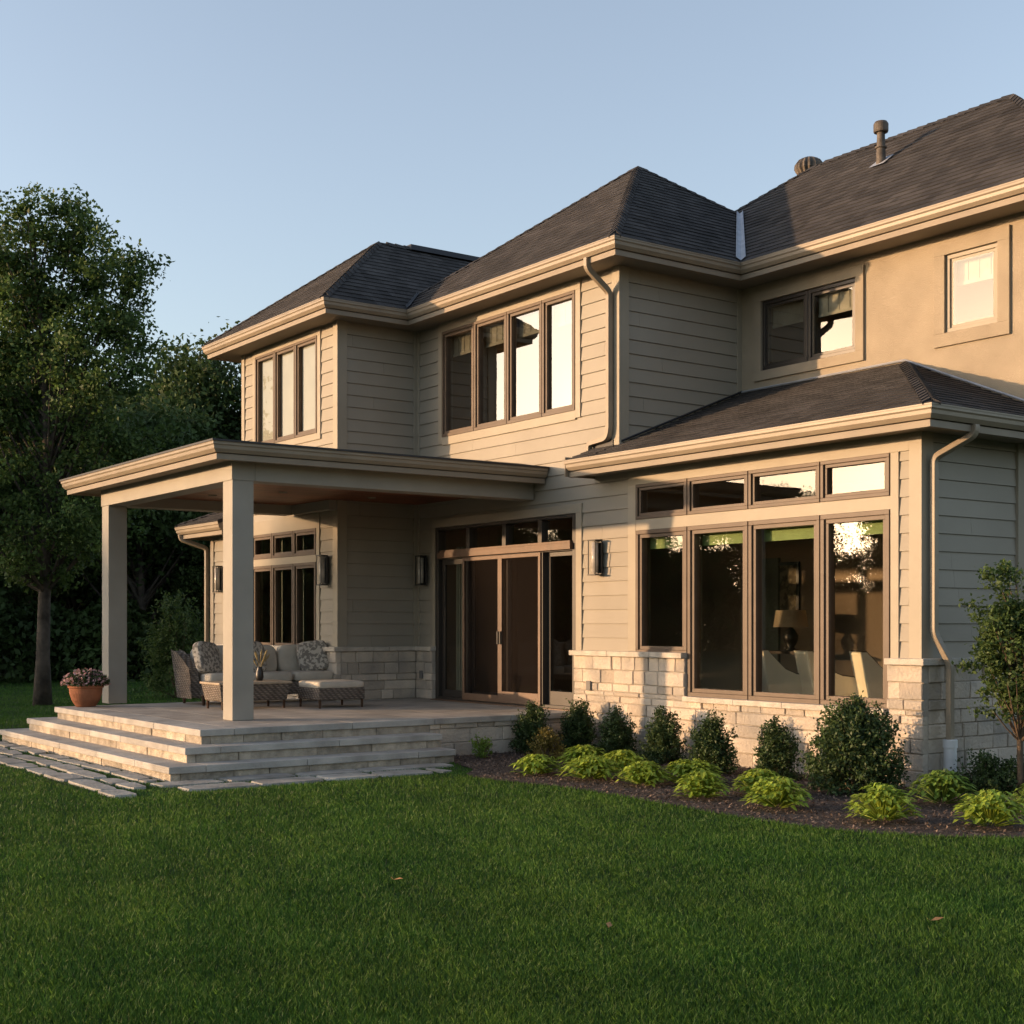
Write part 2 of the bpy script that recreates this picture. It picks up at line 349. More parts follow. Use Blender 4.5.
def window(pl, u0, u1, z0, z1, parent, m='bronze', g='glass', fw=.045, sw=.04, name='window', valance=None, bars=0, out=.045, backing=False):
    mb = MB()
    for a in ((u0, u1, z0, z0 + fw), (u0, u1, z1 - fw, z1), (u0, u0 + fw, z0 + fw, z1 - fw), (u1 - fw, u1, z0 + fw, z1 - fw)): pbox(mb, pl, a[0], a[1], -.10, out, a[2], a[3])
    fr = mb.build(name, m, parent, .004)
    a0, a1, b0, b1 = u0 + fw, u1 - fw, z0 + fw, z1 - fw; mb = MB()
    for a in ((a0, a1, b0, b0 + sw), (a0, a1, b1 - sw, b1), (a0, a0 + sw, b0 + sw, b1 - sw), (a1 - sw, a1, b0 + sw, b1 - sw)): pbox(mb, pl, a[0], a[1], -.08, out - .022, a[2], a[3])
    mb.build('sash', m, fr, .003)
    mb = MB(); mb.poly([P3(pl, a0 + sw - .004, -.02, b0 + sw - .004), P3(pl, a1 - sw + .004, -.02, b0 + sw - .004), P3(pl, a1 - sw + .004, -.02, b1 - sw + .004), P3(pl, a0 + sw - .004, -.02, b1 - sw + .004)])
    mb.build('glass_pane', g, fr)
    if backing:
        mb = MB(); pbox(mb, pl, a0 + .01, a1 - .01, -.05, -.045, b0, b1); mb.build('pale_backing', 'backing', fr)  # pale sheet added behind the glass to brighten panes like reflected sky
    if valance:
        h, vm, off = valance; mb = MB(); pbox(mb, pl, a0 + .02, a1 - .01, -.14, -.13, b1 - h - sw, b1 + .02)
        if bars:
            for k in range(1, bars): uu = a0 + (a1 - a0) * k / bars; pbox(mb, pl, uu - .008, uu + .008, -.129, -.12, b1 - h - sw, b1)
            pbox(mb, pl, a0 + .02, a1 - .01, -.129, -.115, b1 - h - sw - .02, b1 - h - sw + .02)
        mb.build('window_shade', vm, fr)
    return fr
def roof_face(parent, poly, zf, eave_dir, name='roof', seed=0, base=True):
    """poly: convex plan polygon; zf(x,y) plane; eave_dir: unit plan vector along the eave. One shingle = one quad."""
    rnd = random.Random(seed); e = Vector((eave_dir[0], eave_dir[1])); up = Vector((-e.y, e.x))
    g = (zf(up.x, up.y) - zf(0, 0))
    if g < 0: up = -up; g = -g
    cosp = 1 / math.sqrt(1 + g * g)
    pts = [(Vector(p).dot(e), Vector(p).dot(up)) for p in poly]
    ar = sum(pts[i][0] * pts[(i + 1) % len(pts)][1] - pts[(i + 1) % len(pts)][0] * pts[i][1] for i in range(len(pts)))
    if ar < 0: pts = pts[::-1]
    nrm = Vector((-up.x * g, -up.y * g, 1)).normalized()
    def at(u, v, o):
        x = e.x * u + up.x * v; y = e.y * u + up.y * v; p = Vector((x, y, zf(x, y))) + nrm * o; return tuple(p)
    mb = MB(); mb.poly([at(u, v, .0) for u, v in pts]); mb.poly([at(u, v, -.05) for u, v in pts])
    for i in range(len(pts)):
        a, b = pts[i], pts[(i + 1) % len(pts)]; mb.poly([at(*a, 0), at(*b, 0), at(*b, -.05), at(*a, -.05)])
    rf = mb.build(name, 'shingle', parent)
    mb = MB(); dv = .145 * cosp; v = min(p[1] for p in pts); v1 = max(p[1] for p in pts); u0 = min(p[0] for p in pts); u1 = max(p[0] for p in pts)
    row = 0
    while v < v1:
        u = u0 - rnd.uniform(0, .3)
        while u < u1:
            w_ = rnd.choice([.10, .13, .17, .20, .24]); c = [(u, v), (u + w_, v), (u + w_, v + dv), (u, v + dv)]
            for i in range(len(pts)):
                a, b = pts[i], pts[(i + 1) % len(pts)]; c = clip(c, -(b[1] - a[1]), (b[0] - a[0]), (b[1] - a[1]) * a[0] - (b[0] - a[0]) * a[1]) if c else c
            if len(c) > 2:
                th = rnd.choice([.009, .010, .012]); t = rnd.random()
                mb.poly([at(a, b, .003 + th * (1 - (b - v) / dv)) for a, b in c], t)
                lo = [q for q in c if abs(q[1] - v) < 1e-6]
                if len(lo) >= 2:
                    a = min(lo); b = max(lo); mb.poly([at(*a, .001), at(*b, .001), at(*b, .003 + th), at(*a, .003 + th)], t * .5)
            u += w_
        v += dv; row += 1
    mb.build('shingles', 'shingle', rf)
    return rf
def ridge(parent, p, q, dn1, dn2, wd=.13, name='ridge_cap'):
    """overlapping cap shingles along a hip; dn1/dn2: plan directions down each side, as 3-D unit slopes"""
    mb = MB(); p = Vector(p); q = Vector(q); p = p + (q - p).normalized() * .14; L = (q - p).length; n = max(1, int(L / .16)); d = (q - p) / n; rnd = random.Random(5)
    for i in range(n):
        a = p + d * i; b = a + d * 1.05; t = rnd.random()
        up0 = Vector((0, 0, .036)); up1 = Vector((0, 0, .022))
        for dn in (dn1, dn2):
            dn = Vector(dn); mb.poly([a + up0, b + up1, b + up1 * .7 + dn * wd, a + up0 * .8 + dn * wd], t)
            mb.poly([a + up0, a + up0 * .8 + dn * wd, a + dn * wd, a], t * .5)
    return mb.build(name, 'shingle', parent)
GP = [(0, 0), (0, -.035), (-.014, -.05), (-.018, -.085), (-.05, -.125), (-.113, -.125), (-.113, .0)]
def eaves(parent, path, z, soff_z, soff_in, drop=.20, flip=False):
    mb = MB(); mb.sweep(path, GP, z); mb.sweep(path, [(.006, .006), (.006, -.008), (-.02, -.008), (-.02, .006)], z)
    g = mb.build('gutter', 'gutter', parent, 0)
    mb = MB(); mb.sweep(path, [(-.115, -.015), (-.115, -drop), (-.15, -drop), (-.15, -.015)], z); mb.sweep(path, [(-.07, -.135), (-.07, -drop), (-.114, -drop), (-.114, -.135)], z)
    mb.build('fascia', 'fascia', parent)
    mb = MB(); mb.sweep(path, [(-.13, soff_z - z), (-.13, soff_z - z + .015), (-soff_in, soff_z - z + .015), (-soff_in, soff_z - z)], z)
    mb.build('soffit', 'soffit', parent)
    return g
def downspout(parent, pts, wx=.07, name='downspout'):
    mb = MB(); P = [Vector(p) for p in pts]; Q = []
    for i, p in enumerate(P):                      # round the elbows
        if 0 < i < len(P) - 1:
            a = (P[i-1] - p).normalized(); b = (P[i+1] - p).normalized(); r = .06
            for t in (0, .25, .5, .75, 1): Q.append(p + a * r * (1 - t) ** 2 + b * r * t ** 2)
        else: Q.append(p)
    mb.tube(Q, .052, 4, .78)
    return mb.build(name, 'gutter', parent, .008)

# ------------------------------------------------------------------ the house
H = empty('house', 'large two-storey tan house with lap siding, limestone base and dark hipped shingle roofs', 'house', (0, 0, 0))
XM, XL, YL, XLL, YS = -4.528, -9.278, -1.375, -12.566, 2.112
EG, ES, BE, PT = 6.236, 6.062, 3.641, .751
BS = BE - .165
U = [-4.184, -3.263, -2.282, -1.244, -.341]; WT, WM, WB = 3.304, 2.743, .758
A = ('Y', 0.0); A2 = ('Y', YL); AS = ('Y', YS)
opsA = [(-8.55, -5.37, 4.37, 5.93), (-8.74, -5.36, .3, 3.04), (U[0], U[1], 1.24, WT), (U[1], U[4], WB, WT), (XM, 2, BS, 9)]
siding(A, XL + .002, -0.0, 0, ES + .06, opsA, parent=H, seed=1)
opsA2 = [(-12.04, -9.88, 4.48, 5.95), (-12.16, -9.91, 1.22, 3.05), (-14, XLL, 3.3, 9)]
siding(A2, -13.82, XL, 0, ES + .06, opsA2, parent=H, seed=2)
siding(('X', XL), YL + .002, .16, 0, ES + .06, [], parent=H, seed=3)
siding(('X', XM), .002, YS + .1, 3.3, ES + .06, [], parent=H, seed=4)
siding(('X', 0.0), .002, YS + .1, 0, BS + .02, [], parent=H, seed=5)
siding(('X', .39), YS, 7.0, 0, ES + .06, [], parent=H, seed=6)
siding(('-X', XLL), YL, 6.0, 3.2, ES + .06, [], parent=H, seed=7)
siding(('-X', -13.82), YL, 5.0, 0, 3.2, [], parent=H, seed=8)
# back of the house and the stucco storey
mb = MB(); mb.box(-13.8, .38, 6.9, 7.0, 0, ES); mb.box(-13.8, XLL + .2, 5.0, 5.1, 0, 3.2); mb.box(XLL, -9.7, 5.9, 6.0, 3, ES)
mb.build('back_wall', 'siding', H)
opsS = [(-4.13, -2.56, 4.92, 5.83), (-1.27, -.58, 4.92, 5.81)]
mb = MB()
for r in rects(XM + .004, .388, 2.9, ES + .05, opsS): pbox(mb, AS, r[0], r[1], -.16, 0, r[2], r[3])
mb.build('stucco_wall', 'stucco', H)
def surround(pl, a0, a1, b0, b1, wd, m, o1=.03, bot=True):
    mb = MB(); pbox(mb, pl, a0 - wd, a1 + wd, 0, o1, b1, b1 + wd); pbox(mb, pl, a0 - wd, a1 + wd, 0, o1, b0 - wd, b0)
    pbox(mb, pl, a0 - wd, a0, 0, o1, b0, b1); pbox(mb, pl, a1, a1 + wd, 0, o1, b0, b1)
    return mb.build('window_surround', m, H, .004)
surround(AS, *opsS[0], .125, 'stucco', .035); surround(AS, *opsS[1], .15, 'stucco', .035)
# corner boards, friezes and window trim
boards('corner_board', A, [(XM - .11, XM + .037, 3.62, ES)], parent=H)
boards('corner_board', ('X', XM), [(0.0, .13, 3.6, ES)], parent=H, o1=.034)
boards('corner_board', A2, [(XL - .1, XL + .037, 1.24, ES)], parent=H)
boards('corner_board', ('X', XL), [(YL, YL + .13, 1.24, ES)], parent=H, o1=.034)
boards('corner_board', A2, [(XLL, XLL + .11, 3.3, ES)], parent=H)
boards('corner_board', A2, [(-13.857, -13.72, 1.24, 3.05)], parent=H)
boards('corner_board', ('X', XL), [(-.09, .0, 1.24, ES)], parent=H, o1=.032)
boards('corner_board', A, [(XL, XL + .08, 1.24, ES)], parent=H, o1=.03)
boards('corner_board', ('X', XM), [(YS - .08, YS, 3.7, ES)], parent=H, o1=.03)
boards('corner_board', A, [(-.115, .036, 1.24, BS)], parent=H)
boards('corner_board', ('X', 0.0), [(.0, .15, 1.24, BS)], parent=H, o1=.034)
boards('corner_board', ('X', 0.0), [(1.53, 1.72, 0.2, BS)], parent=H, o1=.05)
boards('frieze_board', A, [(-4.33, -.115, WT, BS)], parent=H, o1=.034)
boards('window_surround', A, [(U[4], U[4] + .10, 1.24, WT)], parent=H, o1=.034)
boards('window_surround', A, [(-4.33, U[0], 1.27, WT)], parent=H, o1=.034)
boards('window_surround', A, [(U[0], U[4], WM, WM + .135)], parent=H, o1=.03)
boards('window_surround', A, [(-8.65, -5.37 + .10, 5.93, ES), (-8.65, -8.55, 4.27, 5.93), (-5.37, -5.27, 4.27, 5.93), (-8.55, -5.37, 4.25, 4.37)], parent=H)
boards('window_surround', A2, [(-12.14, -9.78, 5.95, ES), (-12.14, -12.04, 4.38, 5.95), (-9.88, -9.78, 4.38, 5.95), (-12.04, -9.88, 4.38, 4.48)], parent=H)
boards('window_surround', A2, [(-12.26, -9.81, 3.05, 3.27), (-12.26, -12.16, 1.24, 3.05), (-9.91, -9.81, 1.24, 3.05), (-12.16, -9.91, 2.54, 2.65)], parent=H)
boards('door_surround', A, [(-8.82, -5.24, 3.04, 3.16), (-8.82, -8.74, 1.24, 3.04), (-5.36, -5.24, 1.24, 3.04)], parent=H)
# windows
for i in range(4):
    zb = 1.24 if i == 0 else WB
    window(A, U[i] + .006, U[i+1] - .006, zb, WM, H, g='glass', valance=(.13, 'shade', 0), name='window', fw=.05, sw=.045)
    window(A, U[i] + .006, U[i+1] - .006, WM + .135, WT, H, g='glass_mid', name='transom_window', fw=.04, sw=.035)
us = [-8.55, -7.70, -6.89, -6.08, -5.37]
for i in range(4): window(A, us[i] + .004, us[i+1] - .004, 4.37, 5.93, H, g='glass_hi', valance=(.26, 'valance', 0), bars=5)
us = [-12.04, -11.32, -10.60, -9.88]
for i in range(3): window(A2, us[i] + .004, us[i+1] - .004, 4.48, 5.95, H, g='glass_mid', valance=(.26, 'valance', 0), bars=5, fw=.04, backing=True)
us = [-12.16, -11.41, -10.66, -9.91]
for i in range(3):
    window(A2, us[i] + .006, us[i+1] - .006, 1.22, 2.54, H, g='glass')
    window(A2, us[i] + .006, us[i+1] - .006, 2.65, 3.05, H, g='glass')
window(AS, -4.126, -3.35, 4.925, 5.825, H, m='bronze_dark', g='glass_hi', valance=(.24, 'valance', 0), bars=4, out=.0)
wr = window(AS, -3.342, -2.564, 4.925, 5.825, H, m='bronze_dark', g='glass_mid', valance=(.24, 'valance', 0), bars=4, out=.0)
pn = [c for c in wr.children if c.name.startswith('glass_pane')][0]; me_ = pn.data; mid = -2.95
for v_ in me_.vertices: v_.co.y -= (v_.co.x - mid) * math.tan(R(4.5)) * -1 - .0  # glass turned a few degrees so it reflects sky, not the side wall
window(AS, -1.266, -.584, 4.925, 5.805, H, m='trim', g='glass_mid', valance=(.24, 'valance', 0), bars=4, out=.0)
# sliding door wall
D = MB(); Z0 = .478
for a in ((-8.736, -8.66, Z0, 3.036), (-5.44, -5.364, Z0, 3.036), (-8.66, -5.44, 2.99, 3.036), (-8.66, -5.44, Z0, Z0 + .05)): pbox(D, A, a[0], a[1], -.12, .03, a[2], a[3])
for x in (-7.88, -6.98, -6.15): pbox(D, A, x - .045, x + .045, -.12, .025, 2.66, 2.99)
pbox(D, A, -8.66, -5.44, -.12, .02, 2.56, 2.66)
pbox(D, A, -8.0, -7.90, -.12, -.02, Z0 + .05, 2.56); pbox(D, A, -6.17, -6.06, -.12, .04, Z0 + .05, 2.56)
door = D.build('sliding_door', 'bronze_dark', H, .004)
for a, b in ((-8.66, -7.925), (-7.835, -7.025), (-6.935, -6.195), (-6.105, -5.44)):
    mb = MB(); mb.poly([P3(A, a, -.03, 2.66), P3(A, b, -.03, 2.66), P3(A, b, -.03, 2.99), P3(A, a, -.03, 2.99)]); mb.build('transom_pane', 'glass', door)
def dpanel(a, b, o, m, mp, st=.07, name='door_panel', bot=.12, z1=2.56):
    mb = MB()
    for q in ((a, a + st, Z0 + .03, z1), (b - st, b, Z0 + .03, z1), (a + st, b - st, z1 - st, z1), (a + st, b - st, Z0 + .03, Z0 + .03 + bot)): pbox(mb, A, q[0], q[1], o - .035, o, q[2], q[3])
    mb.build(name, m, door, .003); mb = MB(); oo = o - .015
    mb.poly([P3(A, a + st, oo, Z0 + .03 + bot), P3(A, b - st, oo, Z0 + .03 + bot), P3(A, b - st, oo, z1 - st), P3(A, a + st, oo, z1 - st)]); mb.build('glass_pane' if mp == 'glass' else 'insect_screen', mp, door)
dpanel(-8.66, -7.95, -.04, 'bronze_dark', 'glass', .08); dpanel(-6.06, -5.44, -.04, 'bronze_dark', 'glass', .06, bot=.2)
dpanel(-7.97, -7.03, .06, 'copper', 'screen', .05, 'screen_panel', .10); dpanel(-7.03, -6.09, .062, 'copper', 'screen', .05, 'screen_panel', .16)
dpanel(-7.9, -7.0, -.07, 'bronze_dark', 'glass', .05); dpanel(-7.0, -6.2, -.07, 'bronze_dark', 'glass', .05)
boards('screen_track_cover', A, [(-8.60, -5.42, 2.575, 2.66, .085), (-8.56, -5.44, 2.66, 2.69, .07)], 'copper', door, o0=.02)
boards('door_handle', A, [(-7.075, -7.045, 1.32, 1.5, .085), (-7.015, -6.985, 1.32, 1.5, .085)], 'black', door, o0=.06)
boards('door_sill', A, [(-8.73, -5.37, Z0 - .01, Z0 + .012, .12)], 'copper', door, o0=.0)
# stonework
stone_wall(A, -5.34, .09, 0, 1.20, [(U[1], U[4], WB - .055, 9), (-5.34, -5.0, -1, .0)], H, 11)
stone_wall(('X', 0.0), .0, 2.1, 0, 1.20, [(1.53, 1.72, 0, 9)], H, 12)
stone_wall(('X', XL), YL, -.09, 0, 1.20, [], H, 13); stone_wall(A, XL + .002, -8.74, 0, 1.20, [], H, 14)
stone_wall(A2, -13.82, XL + .09, 0, 1.20, [], H, 15)
cap_stones(A, -5.38, U[1] + .0, 1.20, 1.265, -.02, .135, H, 1); cap_stones(A, U[4] + .0, .135, 1.20, 1.265, -.02, .135, H, 2)
cap_stones(('X', 0.0), .0, 1.53, 1.20, 1.265, -.02, .13, H, 3)
cap_stones(('X', XL), YL, -.13, 1.20, 1.265, -.02, .13, H, 4); cap_stones(A, XL + .0, -8.72, 1.20, 1.265, -.02, .132, H, 5)
cap_stones(A2, -13.87, XL + .13, 1.20, 1.265, -.02, .135, H, 6)
cap_stones(A, U[1] + .005, U[4] - .003, WB - .06, WB + .002, -.1, .135, H, 7, 'window_sill')
boards('outlet_cover', A, [(-5.05, -4.97, .76, .88, .115)], 'plate', H, o0=.08); boards('outlet_cover', A, [(-9.06, -8.99, .78, .90, .115)], 'plate', H, o0=.08)
# rooms behind the glass
def room(x0, x1, y0, y1, z0, z1, fl=True):
    mb = MB(); t = .06
    mb.box(x0, x1, y1, y1 + t, z0, z1); mb.box(x0 - t, x0, y0, y1, z0, z1); mb.box(x1, x1 + t, y0, y1, z0, z1); mb.box(x0, x1, y0, y1, z1, z1 + t)
    o = mb.build('room_wall', 'room', H)
    mb = MB(); mb.box(x0, x1, y0, y1, z0 - t, z0); mb.build('room_floor', 'floor', H)
room(-8.95, -.2, .17, 4.3, .476, 3.32); room(XL + .25, XM - .25, .17, 4.5, 3.66, 6.05); room(XLL + .2, XL - .25, YL + .17, 3.5, 3.7, 6.04)
room(-13.5, XL - .2, YL + .17, 3.5, .476, 3.2); room(XM + .2, .2, YS + .17, 6.0, 3.9, 6.04)
for x0, x1 in ((-4.36, -4.22), (-3.42, -3.30), (-2.46, -2.34), (-1.42, -1.30), (-8.5, -8.3)):
    mb = MB(); n = 6
    for k in range(n):
        xa = x0 + (x1 - x0) * k / n; mb.box(xa, xa + (x1 - x0) / n, .19 + .015 * (k % 2), .22 + .02 * (k % 2), .6, 2.75)
    mb.build('curtain', 'curtain', H)
for x0 in (-12.4, -11.65, -10.9):
    mb = MB()
    for k in range(5): mb.box(x0 + .03 * k, x0 + .03 * (k + 1), YL + .19 + .015 * (k % 2), YL + .22 + .02 * (k % 2), .5, 3.1)
    mb.build('curtain', 'curtain', H)
mb = MB(); mb.box(-6.2, -5.85, 4.25, 4.298, .5, 2.6); mb.build('interior_door', 'curtain', H)

# roofs
dnS = lambda dx, dy, p: tuple(Vector((dx, dy, -p)).normalized())
def hiproof(x0, x1, y0, y1, nm, seed):
    hw = (x1 - x0) / 2; xm = (x0 + x1) / 2; yf, yb = y0 + hw, y1 - hw; zt = EG + PT * hw
    zF = lambda x, y: EG + PT * (y - y0); zR = lambda x, y: EG + PT * (x1 - x); zL = lambda x, y: EG + PT * (x - x0); zB = lambda x, y: EG + PT * (y1 - y)
    roof_face(H, [(x0, y0), (x1, y0), (xm, yf)], zF, (1, 0), seed=seed)
    roof_face(H, [(x1, y0), (x1, y1), (xm, yb), (xm, yf)] if yb > yf + .01 else [(x1, y0), (x1, y1), (xm, yf)], zR, (0, 1), seed=seed + 1)
    roof_face(H, [(x0, y0), (x0, y1), (xm, yb), (xm, yf)] if yb > yf + .01 else [(x0, y0), (x0, y1), (xm, yf)], zL, (0, 1), seed=seed + 2)
    roof_face(H, [(x0, y1), (x1, y1), (xm, yb)], zB, (1, 0), seed=seed + 3)
    ridge(H, (x1, y0, EG), (xm, yf, zt), dnS(0, -1, PT), dnS(1, 0, PT)); ridge(H, (x0, y0, EG), (xm, yf, zt), dnS(0, -1, PT), dnS(-1, 0, PT))
    ridge(H, (x1, y1, EG), (xm, yb, zt), dnS(0, 1, PT), dnS(1, 0, PT))
    if yb > yf + .01: ridge(H, (xm, yf, zt), (xm, yb, zt), dnS(1, 0, PT), dnS(-1, 0, PT))
hiproof(-13.08, -8.763, -1.89, 6.4, 'left', 20)
hiproof(-9.79, -4.013, -.515, 5.262, 'main', 30)
x1r, yr = .89, 4.51; zr = EG + PT * (yr - 1.6); d_ = yr - 1.6
roof_face(H, [(-5.3 - d_, 1.6), (x1r, 1.6), (x1r - d_, yr), (-5.3, yr)], lambda x, y: EG + PT * (y - 1.6), (1, 0), seed=40)
roof_face(H, [(x1r, 1.6), (x1r, 7.42), (x1r - d_, yr)], lambda x, y: EG + PT * (x1r - x), (0, 1), seed=41)
roof_face(H, [(-5.3 - d_, 7.42), (x1r, 7.42), (x1r - d_, yr), (-5.3, yr)], lambda x, y: EG + PT * (7.42 - y), (1, 0), seed=42)
roof_face(H, [(-5.3 - d_, 1.6), (-5.3 - d_, 7.42), (-5.3, yr)], lambda x, y: EG + PT * (x + 5.3 + d_), (0, 1), seed=43)
ridge(H, (-5.3, yr, zr), (x1r - d_, yr, zr), dnS(0, -1, PT), dnS(0, 1, PT)); ridge(H, (x1r, 1.6, EG), (x1r - d_, yr, zr), dnS(0, -1, PT), dnS(1, 0, PT))
ridge(H, (-5.3 - d_, 1.6, EG), (-5.3, yr, zr), dnS(0, -1, PT), dnS(-1, 0, PT))
# valley flashing between main and right roofs, and at the left inner corner
def valley(p, q, a, b, wd, m='flashing'):
    mb = MB(); p = Vector(p); q = Vector(q); u = Vector((0, 0, .035))
    for dn in (a, b): mb.poly([p + u, q + u, q + u + Vector(dn) * wd * .7, p + u + Vector(dn) * wd])
    for dn in (a, b): mb.tube([p + u + Vector(dn) * wd, q + u + Vector(dn) * wd * .7], .008, 5)
    return mb.build('valley_flashing', m, H)
valley((-4.013, 1.6, EG), (-5.84, 3.43, EG + PT * 1.83), tuple(-Vector(dnS(1, 0, PT))), tuple(-Vector(dnS(0, -1, PT))), .10)
valley((-8.763, -.515, EG), (-9.27, -.01, EG + PT * .5), tuple(-Vector(dnS(1, 0, PT))), tuple(-Vector(dnS(0, -1, PT))), .04, 'porchroof')
# bay roof
PF, PR = (4.67 - BE) / 2.622, (4.67 - BE) / 2.34
zf = lambda x, y: BE + PF * (y + .51); zrr = lambda x, y: BE + PR * (.51 - x)
roof_face(H, [(-5.0, -.51), (XM - .002, -.51), (XM - .002, -.002), (-5.0, -.002)], zf, (1, 0), seed=50)
roof_face(H, [(XM + .03, -.51), (.51, -.51), (-1.83, 2.108), (XM + .03, 2.108)], zf, (1, 0), seed=51)
roof_face(H, [(.51, -.51), (.51, 2.108), (-1.83, 2.108)], zrr, (0, 1), seed=52)
ridge(H, (.51, -.51, BE), (-1.83, 2.10, 4.67), dnS(0, -1, PF), dnS(1, 0, PR))
mb = MB()
mb.tube([(XM + .03, 2.09, 4.69), (-1.83, 2.09, 4.70), (.45, 2.09, 3.71)], .014, 5); mb.build('step_flashing', 'flashing', H)
mb = MB(); mb.tube([(XM + .04, .0, 3.88), (XM + .04, 2.1, 4.70)], .014, 5); mb.build('step_flashing', 'porchroof', H)
mb = MB(); mb.box(-4.99, -4.6, -.05, -.002, 3.80, 3.90); mb.build('step_flashing', 'porchroof', H)
# wing roof
zw = 3.30
roof_face(H, [(-14.3, YL - .5), (XLL + .1, YL - .5), (XLL + .1, YL - .002), (-13.8, YL - .002)], lambda x, y: zw + .42 * (y - YL + .5), (1, 0), seed=60)
roof_face(H, [(-14.3, YL - .5), (-14.3, 5.5), (XLL, 5.5), (XLL, YL + 1.2), (XLL - .0, YL + .0), (-13.8, YL - .0)], lambda x, y: zw + .42 * (x + 14.3), (0, 1), seed=61)
mb = MB(); mb.poly([(-14.3, YL - .5, zw), (XLL, YL + 1.23, zw + .72), (XLL, YL, zw + .22), (-13.8, YL, zw + .21)]); mb.build('roof', 'shingle', H)
ridge(H, (-14.3, YL - .5, zw), (XLL, YL + 1.23, zw + .727), dnS(0, -1, .42), dnS(-1, 0, .42))
# eaves
eaves(H, [(-13.08, 6.2), (-13.08, -1.89), (-8.763, -1.89), (-8.763, -.515), (-4.013, -.515), (-4.013, 1.6), (.89, 1.6), (.89, 7.4)], EG, ES, .53)
eaves(H, [(-5.0, -.51), (.51, -.51), (.51, 2.1)], BE, BS, .53)
boards('fascia', A, [(-5.0, -4.985, BS - .03, BE + .05, .50)], 'fascia', H, o0=.0)
eaves(H, [(-14.3, 5.4), (-14.3, YL - .5), (XLL + .1, YL - .5)], zw - .02, zw - .18, .5)
# downspouts
downspout(H, [(-4.6, -.46, EG - .13), (-4.6, -.46, 5.98), (-4.62, -.09, 5.74), (-4.62, -.09, 4.02), (-4.66, -.09, 3.92), (-5.02, -.09, 3.89), (-5.02, -.09, 3.80)])
downspout(H, [(.46, .22, BE - .13), (.46, .22, BE - .22), (.09, .09, 3.22), (.09, .09, 1.5), (.19, .20, 1.22), (.19, .20, .42)])
downspout(H, [(-14.15, YL - .46, zw - .14), (-14.15, YL - .46, zw - .22), (-13.92, YL - .07, 2.92), (-13.92, YL - .07, .3)])
mb = MB(); mb.lathe([(.062, 0), (.062, .36), (.07, .36), (.07, .43), (.066, .44)], (.19, .20, .04), 20); mb.build('drain_pipe', 'pvc', H, smooth=False)
# roof vents
mb = MB(); c = (-3.40, 3.60, 7.70); mb.lathe([(.068, 0), (.062, .14), (.058, .24), (.078, .245), (.078, .26), (.056, .265), (.052, .45), (.092, .455), (.098, .47), (.098, .565), (.08, .595), (.0, .60)], c, 20); mb.build('vent_pipe', 'pipe', H)
mb = MB(); mb.poly([(-3.52, 3.50, EG + PT * 1.90 + .035), (-3.28, 3.50, EG + PT * 1.90 + .035), (-3.28, 3.72, EG + PT * 2.12 + .035), (-3.52, 3.72, EG + PT * 2.12 + .035)]); mb.build('vent_flashing', 'flashing', H)
mb = MB(); mb.lathe([(.12, -.25), (.12, 0), (.17, .03), (.215, .10), (.21, .17), (.16, .24), (.07, .285), (0, .29)], (-6.0, 5.1, 8.56), 96, 16, .07); mb.build('turbine_vent', 'pipe', H)
mb = MB(); mb.hexa([(-11.07, .8, 7.80), (-10.77, .8, 7.80), (-10.77, 2.9, 7.80), (-11.07, 2.9, 7.80), (-11.02, .82, 7.90), (-10.82, .82, 7.90), (-10.82, 2.88, 7.90), (-11.02, 2.88, 7.90)]); mb.build('ridge_vent', 'porchroof', H)

# porch
CS = .27
for x0 in (-6.55, -10.74):
    mb = MB(); mb.box(x0, x0 + CS, -4.39, -4.39 + CS, .476, 3.28); mb.build('porch_column', 'column', H, .008)
BB, BT = 3.277, 3.51
mb = MB(); mb.box(-10.75, -6.27, -4.40, -4.11, BB, BT); mb.build('porch_beam', 'column', H, .005)
mb = MB(); mb.box(-6.56, -6.27, -4.108, -.03, BB, BT); mb.build('porch_beam', 'column', H, .005)
mb = MB(); mb.box(-10.75, -10.46, -4.108, YL - .14, BB, BT); mb.build('porch_beam', 'column', H, .005)
mb = MB(); mb.box(-10.458, XL + .01, YL - .16, YL - .037, BB, BT - .06); mb.build('porch_beam', 'column', H, .005)
mb = MB(); mb.box(-10.46, -6.56, -4.11, -.03, 3.42, 3.45); mb.build('porch_ceiling', 'ceiling', H)
pp = [(-11.383, YL - .05), (-11.383, -4.774), (-5.938, -4.774), (-5.938, -.04)]
eaves(H, pp, 3.672, 3.505, .70)
mb = MB(); b0 = [(-11.40, YL), (-11.40, -4.79), (-5.92, -4.79), (-5.92, -.03)]
mb.poly([(-11.40, -4.79, 3.675), (-5.92, -4.79, 3.675), (-6.6, -.03, 3.80), (-9.27, -.03, 3.80), (-10.6, YL - .04, 3.80)]); mb.poly([(-11.40, YL - .04, 3.675), (-11.40, -4.79, 3.675), (-10.6, YL - .04, 3.80)]); mb.poly([(-5.92, -4.79, 3.675), (-5.92, -.03, 3.675), (-6.6, -.03, 3.80)])
mb.sweep(b0, [(.0, 0), (.0, .022), (-.3, .03), (-.3, 0)], 3.668); mb.build('porch_roof', 'porchroof', H)
for x, y in ((-8.6, -2.6), (-8.6, -1.2), (-9.6, -3.2)):
    mb = MB(); mb.lathe([(.045, 0), (.06, .002), (.06, .012), (.045, .014)], (x, y, 3.408), 20); mb.build('recessed_light', 'valance', H)

